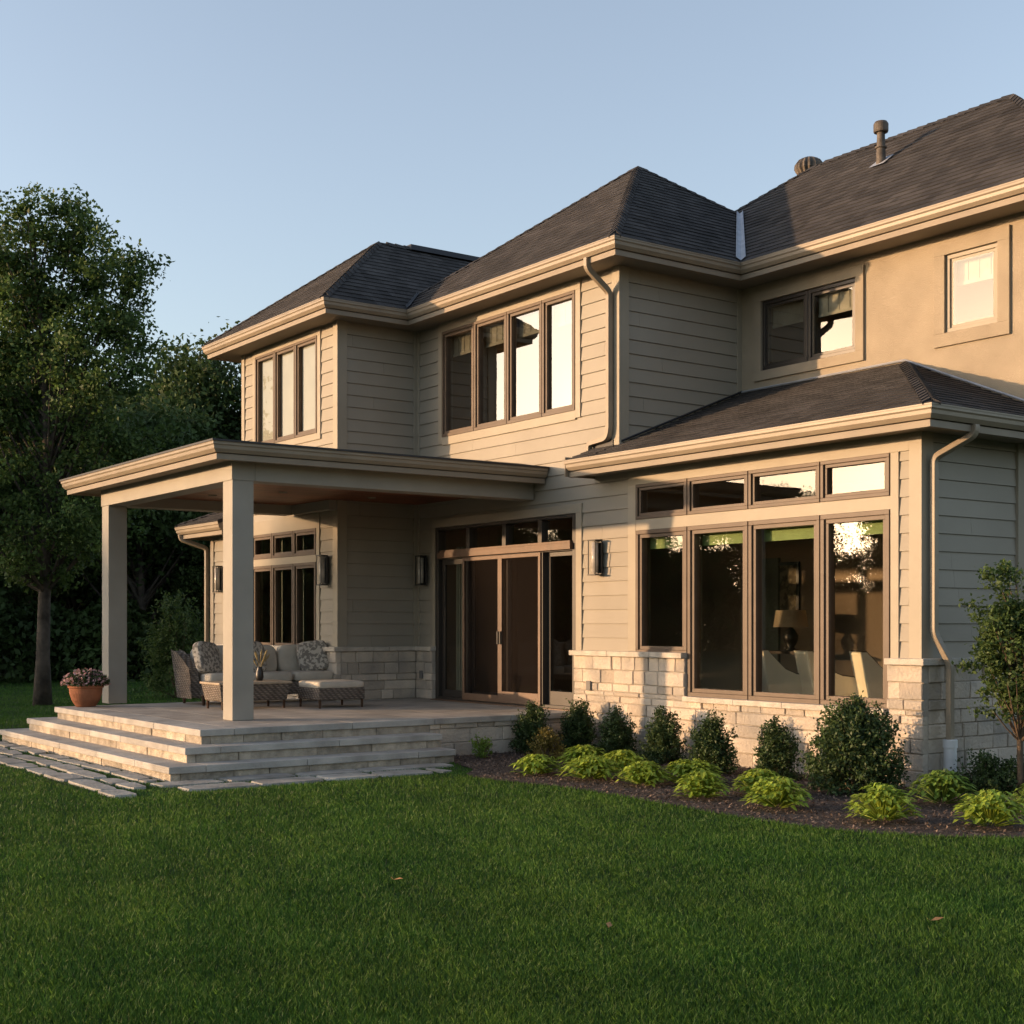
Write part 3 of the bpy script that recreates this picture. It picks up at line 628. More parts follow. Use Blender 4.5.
# ------------------------------------------------------------------ terrace
T = empty('terrace', 'raised limestone terrace with three wide steps wrapping its corner', 'terrace', (-7.7, -2.6, 0))
def tbuild(mb, name, m, bevel=0):
    mb.v = [(x + 7.7, y + 2.6, z) for x, y, z in mb.v]; return mb.build(name, m, T, bevel)
DK = .474; tr = .286; dX, dXl, dY = -5.274, -10.206, -5.191
rnd = random.Random(4)
mb = MB()                                              # deck paving slabs
y = dY + .36
mb.box(dXl + .0, dX, dY + .02, -.04, DK - .07, DK - .008, .3)
while y < -.05:
    y2 = min(y + .62, -.04); x = dXl + .36
    off = rnd.uniform(.3, .9)
    while x < dX - .36:
        x2 = min(x + off, dX - .36); off = .92; mb.box(x + .003, x2 - .003, y + .003, y2 - .003, DK - .05, DK, rnd.random()); x = x2
    y = y2
tbuild(mb, 'deck_paving', 'deck')
def ring(i, front=True):
    x0, x1, y0 = dXl - tr * i, dX + tr * i, dY - tr * i; zt = DK - .158 * i; yb = -.06 if i == 0 else -2.34
    ybl = -1.6 if i == 0 else (-2.9 + 0)
    mb = MB(); w_ = .36 if i == 0 else tr + .08; th = .072; e = .03
    def run(a, b, fn):
        u = a
        while u < b - .01:
            v = min(b, u + rnd.uniform(1.0, 1.5)); v = b if b - v < .4 else v; fn(u, v); u = v
    run(x0 - e, x1 + e, lambda a, b: mb.box(a + .002, b - .002, y0 - e, y0 + w_, zt - th, zt + rnd.uniform(0, .001), rnd.random()))
    run(y0 + w_, yb, lambda a, b: mb.box(x1 - w_, x1 + e, a + .002, b - .002, zt - th, zt + rnd.uniform(0, .001), rnd.random()))
    run(y0 + w_, ybl, lambda a, b: mb.box(x0 - e, x0 + w_, a + .002, b - .002, zt - th, zt + rnd.uniform(0, .001), rnd.random()))
    tbuild(mb, 'step_tread' if i else 'deck_edging', 'tread', .008)
    mb = MB()                                           # riser blocks
    def blocks(a, b, fn):
        u = a
        while u < b - .01:
            v = min(b, u + rnd.uniform(.35, 1.0)); v = b if b - v < .15 else v; fn(u, v, rnd.uniform(-.006, .006), rnd.random()); u = v
    zb = zt - .158 - .01 if i < 2 else -.05
    blocks(x0, x1, lambda a, b, j, t: mb.box(a + .003, b - .003, y0 + j, y0 + .1, zb, zt - th, t))
    z3 = -.02
    blocks(y0 + .1, (-2.32 if i == 0 else yb), lambda a, b, j, t: mb.box(x1 - .1, x1 + j, a + .003, b - .003, zb, zt - th, t))
    blocks(y0 + .1, ybl, lambda a, b, j, t: mb.box(x0 + j, x0 + .1, a + .003, b - .003, zb, zt - th, t))
    tbuild(mb, 'step_riser', 'riser', .006)
for i in range(3): ring(i)
sw = stone_wall(('X', dX - .09), -2.32, -.1, 0, DK - .062, [], T, 19); sw.location = (7.7, 2.6, 0)
mb = MB(); mb.box(dXl + .05, dX - .095, dY + .05, -.12, -.1, DK - .075)
for i in (1, 2): mb.box(dXl - tr * i + .06, dX + tr * i - .06, dY - tr * i + .06, -2.36, -.1, DK - .158 * i - .064)
tbuild(mb, 'terrace_core', 'riser')

# ------------------------------------------------------------------ ground
def sheet(name, pts, z, m):
    mb = MB(); mb.poly([(x, y, z) for x, y in pts]); return structure(mb.build(name, m))
mb = MB(); n = 60                                      # lawn sheet, gently uneven far off
S = 700
g1 = [-S, -300, -150, -80] + list(np.linspace(-60, 40, 51)) + [80, 150, 300, S]; g2 = [-S, -300, -150] + list(np.linspace(-100, 50, 61)) + [100, 200, S]
def gz(x, y):
    d = math.hypot(x + 3, y); return 0 if d < 16 else .12 * math.sin(x * .21 + 1) * math.sin(y * .17) * min(1, (d - 16) / 20)
for i in range(len(g1) - 1):
    for j in range(len(g2) - 1):
        mb.poly([(a, b, gz(a, b)) for a, b in ((g1[i], g2[j]), (g1[i+1], g2[j]), (g1[i+1], g2[j+1]), (g1[i], g2[j+1]))])
structure(mb.build('ground', 'ground', smooth=True))
BED = [(-4.69, -2.40), (-3.95, -2.60), (-3.42, -3.02), (-2.83, -3.02), (-2.14, -2.86), (-1.2, -2.84), (-.04, -2.91), (.67, -2.92), (1.48, -2.79), (2.04, -2.43), (2.6, -1.8), (3.3, -.6), (3.8, 1.2), (3.6, 3.2), (.3, 3.4), (.3, -.0), (-5.3, -.0), (-5.3, -2.4)]
def smooth_poly(P, k0, k1):
    out = []
    for i in range(len(P)):
        p0, p1, p2, p3 = P[i-1], P[i], P[(i+1) % len(P)], P[(i+2) % len(P)]
        out.append(p1)
        if k0 <= i < k1:
            for t in (.25, .5, .75):
                out.append(tuple(.5 * (2 * p1[c] + (p2[c] - p0[c]) * t + (2 * p0[c] - 5 * p1[c] + 4 * p2[c] - p3[c]) * t * t + (3 * p1[c] - p0[c] - 3 * p2[c] + p3[c]) * t ** 3) for c in (0, 1)))
    return out
BED = smooth_poly(BED, 1, 12)
def inside(pts, poly):
    x, y = pts[:, 0], pts[:, 1]; r = np.zeros(len(pts), bool); n = len(poly)
    for i in range(n):
        x1, y1 = poly[i]; x2, y2 = poly[(i + 1) % n]
        if y1 == y2: continue
        c = ((y1 > y) != (y2 > y)) & (x < (x2 - x1) * (y - y1) / (y2 - y1) + x1); r ^= c
    return r
sheet('planting_bed', BED, .012, 'mulch')
rng = np.random.default_rng(3)
def np_mesh(name, verts, nv, tones, m, parent=None, loc=None):
    """verts (N, nv, 3): N separate faces of nv corners"""
    N = len(verts); me = bpy.data.meshes.new(name); me.vertices.add(N * nv); me.vertices.foreach_set('co', verts.reshape(-1).astype(np.float32))
    me.loops.add(N * nv); me.loops.foreach_set('vertex_index', np.arange(N * nv, dtype=np.int32))
    me.polygons.add(N); me.polygons.foreach_set('loop_start', np.arange(0, N * nv, nv, dtype=np.int32))
    me.update(calc_edges=True); a = me.attributes.new('tone', 'FLOAT', 'FACE'); a.data.foreach_set('value', tones.astype(np.float32))
    me.materials.append(M[m]); o = bpy.data.objects.new(name, me); COL.objects.link(o)
    if parent: o.parent = parent
    return o
def rand_unit(N):
    v = rng.normal(size=(N, 3)); return v / np.linalg.norm(v, axis=1, keepdims=True)
def leaf_quads(c, size, up=.3, asp=.55):
    """rhombic leaves folded on the midrib"""
    N = len(c); a = rand_unit(N); nn = rand_unit(N); nn[:, 2] += up; b = np.cross(a, nn); b /= np.linalg.norm(b, axis=1, keepdims=True) + 1e-9
    s = (size * rng.uniform(.65, 1.3, N))[:, None]; k = np.cross(a, b) * s * .12
    return np.stack([c - a * s * .5, c + b * s * asp * .5 + k, c + a * s * .5, c - b * s * asp * .5 + k], 1)
# mulch chips
N = 26000; p = np.c_[rng.uniform(-5.3, 3.8, N), rng.uniform(-3.05, 2.5, N)]; p = p[inside(p, BED)]
cc = np.c_[p, rng.uniform(.014, .030, len(p))]; q = leaf_quads(cc, .045, 2.5, .35); q[:, :, 2] = .5 * q[:, :, 2] + .5 * cc[:, None, 2] + .004
tag(np_mesh('mulch', q, 4, rng.random(len(q)), 'chip'), 'loose dark brown bark mulch chips filling the curved planting bed', 'mulch', kind='stuff')
# flagstone path round the steps
FO = []
mb = MB(); fr = random.Random(12)
def flagrow(xa, xb, ya, yb, horiz=True, lo=.45, hi=.95):
    u, e = (xa, xb) if horiz else (ya, yb)
    while u < e - .2:
        v = min(e, u + fr.uniform(lo, hi)); a, b = (ya, yb) if horiz else (xa, xb); j = lambda: fr.uniform(-.035, .035); g = .045
        c = [(u + g + j(), a + g + j()), (v - g + j(), a + g + j()), (v - g + j(), b - g + j()), (u + g + j(), b - g + j())]
        if not horiz: c = [(y, x) for x, y in c][::-1]
        z = fr.uniform(.020, .032); cx, cy = sum(p[0] for p in c) / 4, sum(p[1] for p in c) / 4
        cs = []                                         # cut corners
        for i in range(4):
            p, q_, r_ = c[i-1], c[i], c[(i+1) % 4]; f = fr.uniform(.06, .16)
            cs += [(q_[0] + (p[0] - q_[0]) * f, q_[1] + (p[1] - q_[1]) * f), (q_[0] + (r_[0] - q_[0]) * f, q_[1] + (r_[1] - q_[1]) * f)]
        t = fr.random(); top = [(x, y, z) for x, y in cs]; inn = [(x + (x - cx) * .03, y + (y - cy) * .03, z - .02) for x, y in cs]
        mb.poly(top, t)
        for i in range(8): mb.poly([top[i], top[(i+1) % 8], inn[(i+1) % 8], inn[i]], t); mb.poly([inn[i], inn[(i+1) % 8], (inn[(i+1) % 8][0], inn[(i+1) % 8][1], -.02), (inn[i][0], inn[i][1], -.02)], t)
        FO.append(cs); u = v
flagrow(-12.6, -4.72, -6.06, -5.80); flagrow(-12.3, -4.3, -6.36, -6.07, lo=.5, hi=1.0); flagrow(-11.9, -3.75, -6.68, -6.37, lo=.5, hi=1.1)
flagrow(-4.68, -4.28, -6.05, -2.5, False, .6, 1.2); flagrow(-4.25, -3.8, -5.95, -2.9, False, .5, .9) 
structure(mb.build('flagstone_path', 'flag'))
# lawn
def lawn(N, dmin, dmax, amax, hgt, name):
    ang = rng.uniform(-amax, amax, N); u = rng.random(N); d = dmin * (dmax / dmin) ** u
    fx, fy = math.cos(TH), math.sin(TH); dx = np.cos(TH - ang); dy = np.sin(TH - ang)
    p = np.c_[CX + dx * d, CY + dy * d]
    keep = ~inside(p, BED)
    for b in ((-10.85, -4.65, -5.84, -2.3), (dXl - .07, dX + .02, -5.25, 0), (-13.9, .5, YL - .1, 8), (-5.3, .5, -2.4, 8)):
        keep &= ~((p[:, 0] > b[0]) & (p[:, 0] < b[1]) & (p[:, 1] > b[2]) & (p[:, 1] < b[3]))
    for c in FO: keep &= ~inside(p, c)
    p = p[keep]; d = d[keep]; n = len(p)
    patch = np.sin(p[:, 0] * 1.7 + 2 * np.sin(p[:, 1] * 1.1)) * np.sin(p[:, 1] * 2.3 + 1.5 * np.sin(p[:, 0] * .9)); patch2 = np.sin(p[:, 0] * 5.1 + p[:, 1] * 3.7) * np.sin(p[:, 1] * 6.3 - p[:, 0] * 2.2)
    h = hgt * rng.uniform(.55, 1.25, n) * (1 + .12 * patch + .10 * patch2); wd = .00125 * (d / 5) ** .8 * rng.uniform(.7, 1.4, n)
    inflag = (p[:, 0] > -12.6) & (p[:, 0] < -3.7) & (p[:, 1] > -6.75) & (p[:, 1] < -2.5); h = np.where(inflag, h * .55, h)
    az = rng.uniform(0, 2 * np.pi, n); side = np.c_[np.cos(az), np.sin(az), np.zeros(n)]; la = rng.uniform(0, 2 * np.pi, n); ln = rng.uniform(.1, .75, n) * h
    lean = np.c_[np.cos(la) * ln, np.sin(la) * ln, np.zeros(n)]
    base = np.c_[p, np.zeros(n)]; base[:, 2] = [gz(a, b) for a, b in p] if dmax > 14 else 0
    H1 = np.zeros((n, 3)); H1[:, 2] = h * .6; H2 = np.zeros((n, 3)); H2[:, 2] = h * .98; w3 = side * wd[:, None]
    v = np.stack([base - w3, base + w3, base + H1 + lean * .35 + w3 * .8, base + H2 + lean, base + H1 + lean * .35 - w3 * .8], 1)
    t = np.clip(.45 + .16 * patch + .12 * patch2 + rng.normal(0, .17, n), 0, 1)
    return np_mesh(name, v, 5, t, 'grass')
GR = lawn(1250000, 4.3, 44, R(33), .040, 'lawn_grass')
tag(GR, 'short mown green lawn grass across the whole foreground', 'grass', kind='stuff')
for i, (x, y, rz) in enumerate(((1.35, -6.73, .4), (3.95, -5.02, 1.2), (3.05, -6.5, 2.4))):
    mb = MB(); mb.poly([(-.04, 0, 0), (-.01, -.018, .012), (.035, 0, .022), (-.005, .018, .014)]); mb.tube([(-.04, 0, 0), (-.06, .004, .01)], .0015, 4)
    o = mb.build('fallen_leaf', 'dryleaf'); o.location = (x, y, .05); o.rotation_euler = (.2, .1, rz)
    tag(o, ('small dry leaf lying on the lawn at left of centre', 'small upright dry leaf on the lawn towards the right edge', 'small dry leaf lying on the near lawn at centre')[i], 'leaf', 'dry leaves on the lawn')

# ------------------------------------------------------------------ plants
def leaf_tree(name, label, loc, lobes, trunk_h, trunk_r, nclump, per, clump_r, leaf, m='leaf', group=None, seed=0, cat='tree', mb_bark='bark', lean=(0, 0), branches=60, base=1.0):
    """lobes: ellipsoids (x, y, z, rx, ry, rz) in metres from the base"""
    global rng
    rng = np.random.default_rng(seed); rn = random.Random(seed)
    root = empty(name, label, cat, loc, group)
    L = np.array(lobes, float); vol = (L[:, 3] * L[:, 4] * L[:, 5]) ** .8; pr = vol / vol.sum(); k = rng.choice(len(L), nclump, p=pr)
    dirs = rand_unit(nclump); rad = rng.random(nclump) ** .45
    C = L[k, :3] + dirs * rad[:, None] * L[k, 3:6]
    sz = clump_r * rng.uniform(.55, 1.25, nclump)
    cnt = np.maximum(6, (per * (sz / clump_r) ** 2)).astype(int); idx = np.repeat(np.arange(nclump), cnt)
    off = rng.normal(size=(len(idx), 3)) * .5; off[:, 2] *= .7
    P_ = C[idx] + off * sz[idx][:, None]
    q = leaf_quads(P_, leaf); ct = rng.uniform(.15, .75, nclump); t = np.clip(ct[idx] + rng.normal(0, .18, len(idx)), 0, 1)
    np_mesh('crown', q, 4, t, m, root)
    mb = MB(); top = L[:, 2].max() + 0 * L[0, 5]; tx, ty = lean; n = 10; pts = []; rr = []
    for i in range(n + 1):
        f = i / n; pts.append((tx * f + .04 * top * math.sin(f * 5 + seed) * f * .4, ty * f + .02 * top * math.cos(f * 4 + seed) * f, f * top)); rr.append(trunk_r * (1.35 if i == 0 else 1) * (1 - .88 * f) + .008)
    mb.tube(pts, rr, 10)
    for i in rn.sample(range(nclump), min(branches, nclump)):
        c = Vector(C[i]); zb = max(trunk_h * .85, c.z - rn.uniform(.35, .75) * (math.hypot(c.x, c.y) + .3) - .15 * top); zb = min(zb, c.z * .92); f = zb / top; j = min(n - 1, int(f * n)); g = f * n - j
        p0 = Vector(pts[j]).lerp(Vector(pts[j + 1]), g); r0 = (rr[j] * (1 - g) + rr[j + 1] * g) * .45
        mid = p0.lerp(c, .5) + Vector((0, 0, -.04 * (c - p0).length)); mb.tube([p0, mid, c], [r0, r0 * .55, r0 * .12 + .004], 5, cap=False)
    mb.build('trunk', mb_bark, root, smooth=True)
    return root
def copy_tree(src, loc, rz, s, label=None, group=None):
    c = src.copy(); COL.objects.link(c); c.location = loc; c.rotation_euler = (0, 0, rz); c.scale = (s[0], s[1], s[2]) if hasattr(s, '__len__') else (s, s, s)
    for ch in src.children: d = ch.copy(); COL.objects.link(d); d.parent = c
    if label: c['label'] = label
    if group: c['group'] = group
    return c
# big tree on the left: lobes laid out in (sideways, height), sideways = camera right
rx_, ry_ = math.sin(TH), -math.cos(TH)
def lob(px, py, rx, ry, dep=0, cx0=42, mpp=.0196, h0=706):
    s = (px - cx0) * mpp; z = (h0 - py) * mpp; return (rx_ * s + math.cos(TH) * dep, ry_ * s + math.sin(TH) * dep, z, rx * mpp, max(rx * mpp, 1.0), ry * mpp)
lobes = [lob(45, 222, 26, 32), lob(15, 262, 40, 50), lob(72, 245, 26, 34), lob(96, 272, 30, 38, .6), lob(118, 268, 16, 26, -.5), lob(60, 310, 60, 50), lob(110, 325, 34, 44), lob(-20, 310, 50, 60, .5),
         lob(10, 370, 60, 50), lob(98, 385, 46, 40, -.6), lob(138, 352, 10, 12), lob(-30, 420, 60, 60), lob(60, 440, 70, 46, .5), lob(120, 450, 44, 44), lob(20, 505, 70, 46), lob(100, 520, 50, 40, -.4), lob(-40, 500, 60, 50), lob(30, 560, 60, 26)]
big = leaf_tree('broadleaf_tree', 'tall loose-crowned broadleaf tree with bare grey lower trunk at the left edge', (-18.5, -2.9, 0), lobes, 2.6, .135, 660, 115, .31, .10, 'leaf', seed=5, branches=110)
def gen_lobes(h, r, seed):
    rn = random.Random(seed); out = [(0, 0, h * .62, r * .8, r * .8, h * .26)]
    for k in range(11):
        a = rn.uniform(0, 6.28); z = rn.uniform(.22, .9); rr = r * (1 - abs(z - .5) * .9) * rn.uniform(.45, .75); out.append((math.cos(a) * rr, math.sin(a) * rr, h * z, r * rn.uniform(.28, .5), r * rn.uniform(.28, .5), h * rn.uniform(.07, .14)))
    return out
WG = 'trees of the wood behind the lawn'
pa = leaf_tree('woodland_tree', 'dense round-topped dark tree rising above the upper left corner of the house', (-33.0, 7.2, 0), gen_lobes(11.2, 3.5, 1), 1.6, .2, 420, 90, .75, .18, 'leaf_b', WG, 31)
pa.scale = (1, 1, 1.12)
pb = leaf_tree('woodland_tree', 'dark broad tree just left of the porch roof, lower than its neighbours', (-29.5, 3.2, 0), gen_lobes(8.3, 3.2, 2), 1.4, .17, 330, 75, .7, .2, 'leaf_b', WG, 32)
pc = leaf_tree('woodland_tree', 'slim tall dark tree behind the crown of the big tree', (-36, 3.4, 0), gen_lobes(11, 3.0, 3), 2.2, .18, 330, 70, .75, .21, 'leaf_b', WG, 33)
spots = [(-30.5, -1.6, pb, 1.0, 'dark woodland tree directly behind the trunk of the big tree'), (-33.5, -4.6, pa, .9, 'dark woodland tree at the left edge of the photo'), (-38, 0.6, pc, 1.0, 'taller woodland tree showing through gaps in the big crown'),
         (-40, 9.3, pa, 1.02, 'woodland tree whose top shows beside the left eave of the house'), (-34.5, 10.6, pc, .88, 'woodland tree mostly hidden by the left end of the house'), (-31, 8.0, pb, 1.0, 'bushy woodland tree seen between the far porch column and the wing'),
         (-43, 4, pb, 1.3, 'far woodland tree behind the gap right of the big tree'), (-46, 11.5, pa, 1.12, 'farthest woodland tree above the wing roof'), (-44, -5, pa, 1.05, 'far woodland tree beyond the left frame edge'), (-27.6, 5.6, pb, .62, 'small understorey tree behind the rounded shrub'),
         (-28, -6.5, pb, .95, 'dark understorey tree at the far left of the lawn edge'), (-39, 15, pb, 1.1, 'woodland tree hidden behind the house wing'), (-50, 1.0, pc, 1.15, 'tall distant woodland tree behind the wood')]
for i, (x, y, s, k, lab) in enumerate(spots): copy_tree(s, (x, y, 0), 1.3 * i + .4, (k, k, k * (1 - .03 * (i % 3))), lab, WG)
# the tree line across the lawn towards the low sun (seen in the window reflections; it shades the lawn)
rn = random.Random(21); TG = 'trees of the tree line opposite the house'
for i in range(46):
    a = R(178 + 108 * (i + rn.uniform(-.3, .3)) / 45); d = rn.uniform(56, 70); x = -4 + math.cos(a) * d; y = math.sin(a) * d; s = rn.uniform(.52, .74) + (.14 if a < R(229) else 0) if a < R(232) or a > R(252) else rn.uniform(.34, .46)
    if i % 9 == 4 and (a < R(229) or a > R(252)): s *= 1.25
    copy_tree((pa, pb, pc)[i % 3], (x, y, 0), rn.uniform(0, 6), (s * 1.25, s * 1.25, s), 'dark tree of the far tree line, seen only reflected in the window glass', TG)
copy_tree(pa, (-46.3, -48.6, 0), 2.0, (.66, .66, .98), 'tallest tree of the far tree line, reflected in the small panes above the tall windows', TG)
copy_tree(pb, (-40.6, -50.2, 0), 1.0, (.62, .62, 1.03), 'second tall tree of the far tree line, reflected in the right-hand tall window', TG)
# undergrowth masses
def mass(name, pts, width, hgt, leaf, N, m, label, seed, holes=0):
    global rng
    rng = np.random.default_rng(seed); P_ = np.array(pts, float); seg = np.linalg.norm(np.diff(P_, axis=0), axis=1); cum = np.r_[0, np.cumsum(seg)]
    s = rng.uniform(0, cum[-1], N); k = np.clip(np.searchsorted(cum, s) - 1, 0, len(seg) - 1); f = (s - cum[k]) / seg[k]
    b = P_[k] + (P_[k + 1] - P_[k]) * f[:, None]; hh = hgt * (.72 + .16 * np.sin(s * .55) + .14 * np.sin(s * 1.37 + 1) + .08 * np.sin(s * 3.1)); z = hh * rng.random(N) ** .75; wv = width * np.sqrt(np.clip(1 - (z / hh) ** 2, 0.02, 1))
    nrm = np.c_[-(P_[k + 1] - P_[k])[:, 1], (P_[k + 1] - P_[k])[:, 0]] / seg[k][:, None]; o = rng.uniform(-1, 1, N) * wv
    c = np.c_[b + nrm * o[:, None], z]; q = leaf_quads(c, leaf); t = np.clip(.4 + .2 * np.sin(s * 2.2) + rng.normal(0, .2, N), 0, 1)
    return tag(np_mesh(name, q, 4, t, m), label, 'undergrowth', kind='stuff')
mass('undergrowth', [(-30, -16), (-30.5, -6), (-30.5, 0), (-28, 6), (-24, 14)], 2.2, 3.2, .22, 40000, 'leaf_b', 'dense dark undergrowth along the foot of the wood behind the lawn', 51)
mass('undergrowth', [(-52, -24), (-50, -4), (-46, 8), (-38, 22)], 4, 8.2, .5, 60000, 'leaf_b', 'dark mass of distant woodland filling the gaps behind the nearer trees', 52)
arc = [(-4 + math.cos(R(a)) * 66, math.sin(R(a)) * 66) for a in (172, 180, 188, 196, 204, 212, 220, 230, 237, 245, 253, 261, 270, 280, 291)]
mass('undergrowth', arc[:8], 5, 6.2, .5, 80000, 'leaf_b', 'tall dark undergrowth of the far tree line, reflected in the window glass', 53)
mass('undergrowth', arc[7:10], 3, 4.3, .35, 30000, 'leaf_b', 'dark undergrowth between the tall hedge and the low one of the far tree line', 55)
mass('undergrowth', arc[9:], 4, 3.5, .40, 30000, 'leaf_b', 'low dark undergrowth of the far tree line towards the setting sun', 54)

def shrub(name, label, x, y, w_, h, m, nleaf, leaf, cat='shrub', group=None, seed=0, spiky=.2, z0=.0, stems=10, bark='twig'):
    global rng
    rng = np.random.default_rng(seed); rn = random.Random(seed)
    root = empty(name, label, cat, (x, y, z0), group); ns = max(24, nleaf // 55)
    # leafy shoots radiating from the base, ending on an uneven ovoid
    ph = rng.uniform(0, 2 * np.pi, ns); el = rng.uniform(.0, 1, ns) ** .9 * np.pi / 2; jt = rng.uniform(1 - spiky, 1 + spiky * .6, ns)
    ex = np.c_[np.cos(ph) * np.cos(el) ** .8 * w_ / 2 * jt, np.sin(ph) * np.cos(el) ** .8 * w_ / 2 * jt, h * (.05 + .95 * np.sin(el) ** 1.1) * np.where(el > .7, jt, 1)]
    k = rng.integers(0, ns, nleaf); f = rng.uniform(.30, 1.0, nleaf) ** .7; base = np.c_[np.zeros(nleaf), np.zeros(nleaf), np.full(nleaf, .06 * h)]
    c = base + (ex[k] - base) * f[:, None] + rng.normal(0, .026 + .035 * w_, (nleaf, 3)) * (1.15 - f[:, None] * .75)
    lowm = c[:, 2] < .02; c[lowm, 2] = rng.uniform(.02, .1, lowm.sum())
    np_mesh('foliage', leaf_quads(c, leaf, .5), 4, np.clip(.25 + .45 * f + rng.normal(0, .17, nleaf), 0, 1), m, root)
    mb = MB()
    for i in range(min(stems, ns)): mb.tube([(0, 0, -.02), (ex[i][0] * .4, ex[i][1] * .4, ex[i][2] * .5), tuple(ex[i] * .93)], [.010 + .006 * h, .007, .003], 5)
    mb.build('stem', bark, root)
    return root
BG = 'clipped evergreen shrubs along the stone base'
for i, (x, y, w_, h, lab) in enumerate(((-5.0, -1.0, .60, .62, 'round dark evergreen shrub at the right end of the terrace edge'), (-4.83, -.42, .56, .64, 'dark evergreen shrub in front of the left stone corner by the door'), (-4.05, -.45, .56, .58, 'dark evergreen shrub below the electrical outlet side of the stone wall'),
        (-3.20, -.48, .56, .62, 'dark evergreen shrub below the gap between the first and second tall window'), (-2.05, -.80, .58, .64, 'dark evergreen shrub below the second tall window pane'), (-1.32, -.62, .54, .60, 'narrow upright evergreen shrub left of the big round shrub'))):
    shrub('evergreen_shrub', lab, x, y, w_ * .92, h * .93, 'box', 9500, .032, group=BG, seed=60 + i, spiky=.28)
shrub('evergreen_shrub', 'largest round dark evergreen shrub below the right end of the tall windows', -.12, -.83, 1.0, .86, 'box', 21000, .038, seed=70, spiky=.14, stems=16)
shrub('evergreen_shrub', 'small pale green shrub against the terrace side wall', -4.85, -1.85, .34, .26, 'hosta_g', 900, .03, seed=71, spiky=.35)
shrub('spirea_shrub', 'small bronze-tinted mounded shrub between lime plants and terrace corner shrub', -4.25, -1.35, .52, .36, 'spirea', 2600, .03, seed=72)
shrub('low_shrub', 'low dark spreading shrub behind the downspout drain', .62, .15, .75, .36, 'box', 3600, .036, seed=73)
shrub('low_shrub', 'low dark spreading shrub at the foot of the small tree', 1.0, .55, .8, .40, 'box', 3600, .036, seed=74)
shrub('rounded_shrub', 'large rounded shrub behind the terrace between porch column and wing', -19.6, .3, 1.75, 2.15, 'young', 9000, .075, seed=75, spiky=.2, stems=24)
def hosta(name, label, x, y, w_, h, m, seed, nl=340):
    rn = random.Random(seed); mb = MB()
    for i in range(nl):
        a = rn.uniform(0, 6.283); f = rn.random() ** .8; ca, sa = math.cos(a), math.sin(a); t = rn.random()
        # each leaf rises from the clump, leaves the dome surface and arches down over it
        th = R(8 + 78 * f); r1 = w_ / 2 * math.cos(th) * rn.uniform(.62, .92); z1 = max(.03, .86 * h * math.sin(th) ** .8 * rn.uniform(.72, 1.02)); L = rn.uniform(.060, .10) * (w_ / .6); wd = L * rn.uniform(.19, .28)
        dr = L * (.55 + .45 * math.cos(th)); a2 = a + rn.uniform(-.5, .5); c2, s2 = math.cos(a2), math.sin(a2); up = L * rn.uniform(.05, .45) * (1 if rn.random() > .1 else 2)
        p0 = Vector((ca * r1 * .25, sa * r1 * .25, z1 * .3)); p1 = Vector((ca * r1, sa * r1, z1)); dirv = Vector((c2, s2, 0)); sd = Vector((-s2, c2, 0))
        mb.tube([p0, p1], .003, 3, cap=False, tone=t)
        V = []
        for k, q in enumerate((.12, .8, 1, .8, .45, .02)):
            g = k / 5; p = p1 + dirv * dr * g + Vector((0, 0, up * (4 * g * (.55 - g) if g < .55 else -1.5 * (g - .55)))); p.z = max(.012, p.z)
            V.append((p - sd * wd * q, p - Vector((0, 0, .25 * wd * q)), p + sd * wd * q))
        for k in range(5):
            A_, B_ = V[k], V[k + 1]; mb.poly([A_[0], A_[1], B_[1], B_[0]], t); mb.poly([A_[1], A_[2], B_[2], B_[1]], min(1, t + .1))
    o = mb.build(name, m); o.location = (x, y, .012); return tag(o, label, 'plant', 'lime-green leafy plants in the mulch bed')
HS = [(-3.03, -2.41, .58, .25, 'leftmost lime-green plant, nearest the steps'), (-2.34, -2.24, .66, .29, 'second lime-green plant of the front row from the steps'), (-3.55, -1.35, .62, .26, 'lime-green plant behind the front row near the terrace corner'),
      (-1.66, -2.13, .56, .28, 'lime-green front-row plant below the short window'), (-2.75, -1.45, .6, .27, 'darker lime plant in the back row below the short window'), (-.60, -2.36, .56, .29, 'lime-green front-row plant below the second tall window'), (-1.48, -1.65, .66, .29, 'wide lime plant behind the front row below the second tall window'),
      (.28, -2.30, .62, .32, 'lime-green front-row plant left of the big round shrub'), (-.46, -1.75, .56, .28, 'lime-green plant tucked behind another, left of the big round shrub'), (1.33, -2.22, .60, .36, 'lime-green plant in front of the big round shrub'), (2.0, -1.76, .60, .34, 'lime-green plant nearest the right edge of the photo')]
for i, (x, y, w_, h, lab) in enumerate(HS): hosta('lime_plant', lab + ' in the mulch bed', x, y, w_, h, 'hosta', 80 + i)
hosta('lime_plant', 'darker green arching plant beside the white drain pipe', .95, -.95, .66, .36, 'hosta_g', 95)
hosta('lime_plant', 'green arching plant at the right edge behind the nearest lime plant', 1.75, -.75, .5, .3, 'hosta_g', 96)
# small tree at the right
mp = .0098
def lob2(px, py, rx, ry): s = (px - 1016) * mp; return (rx_ * s, ry_ * s, (795 - py) * mp, rx * mp, max(.2, rx * mp), ry * mp)
leaf_tree('young_tree', 'young slender tree with small olive leaves in the bed at the right edge', (.95, .22, 0), [lob2(998, 588, 12, 20), lob2(990, 625, 22, 22), lob2(1012, 640, 30, 34), lob2(985, 665, 20, 22), lob2(1030, 620, 24, 40), lob2(1000, 700, 28, 26), lob2(1030, 700, 30, 34), lob2(1010, 665, 40, 50)],
          .6, .024, 360, 38, .085, .046, 'young', seed=91, mb_bark='twig', branches=70)

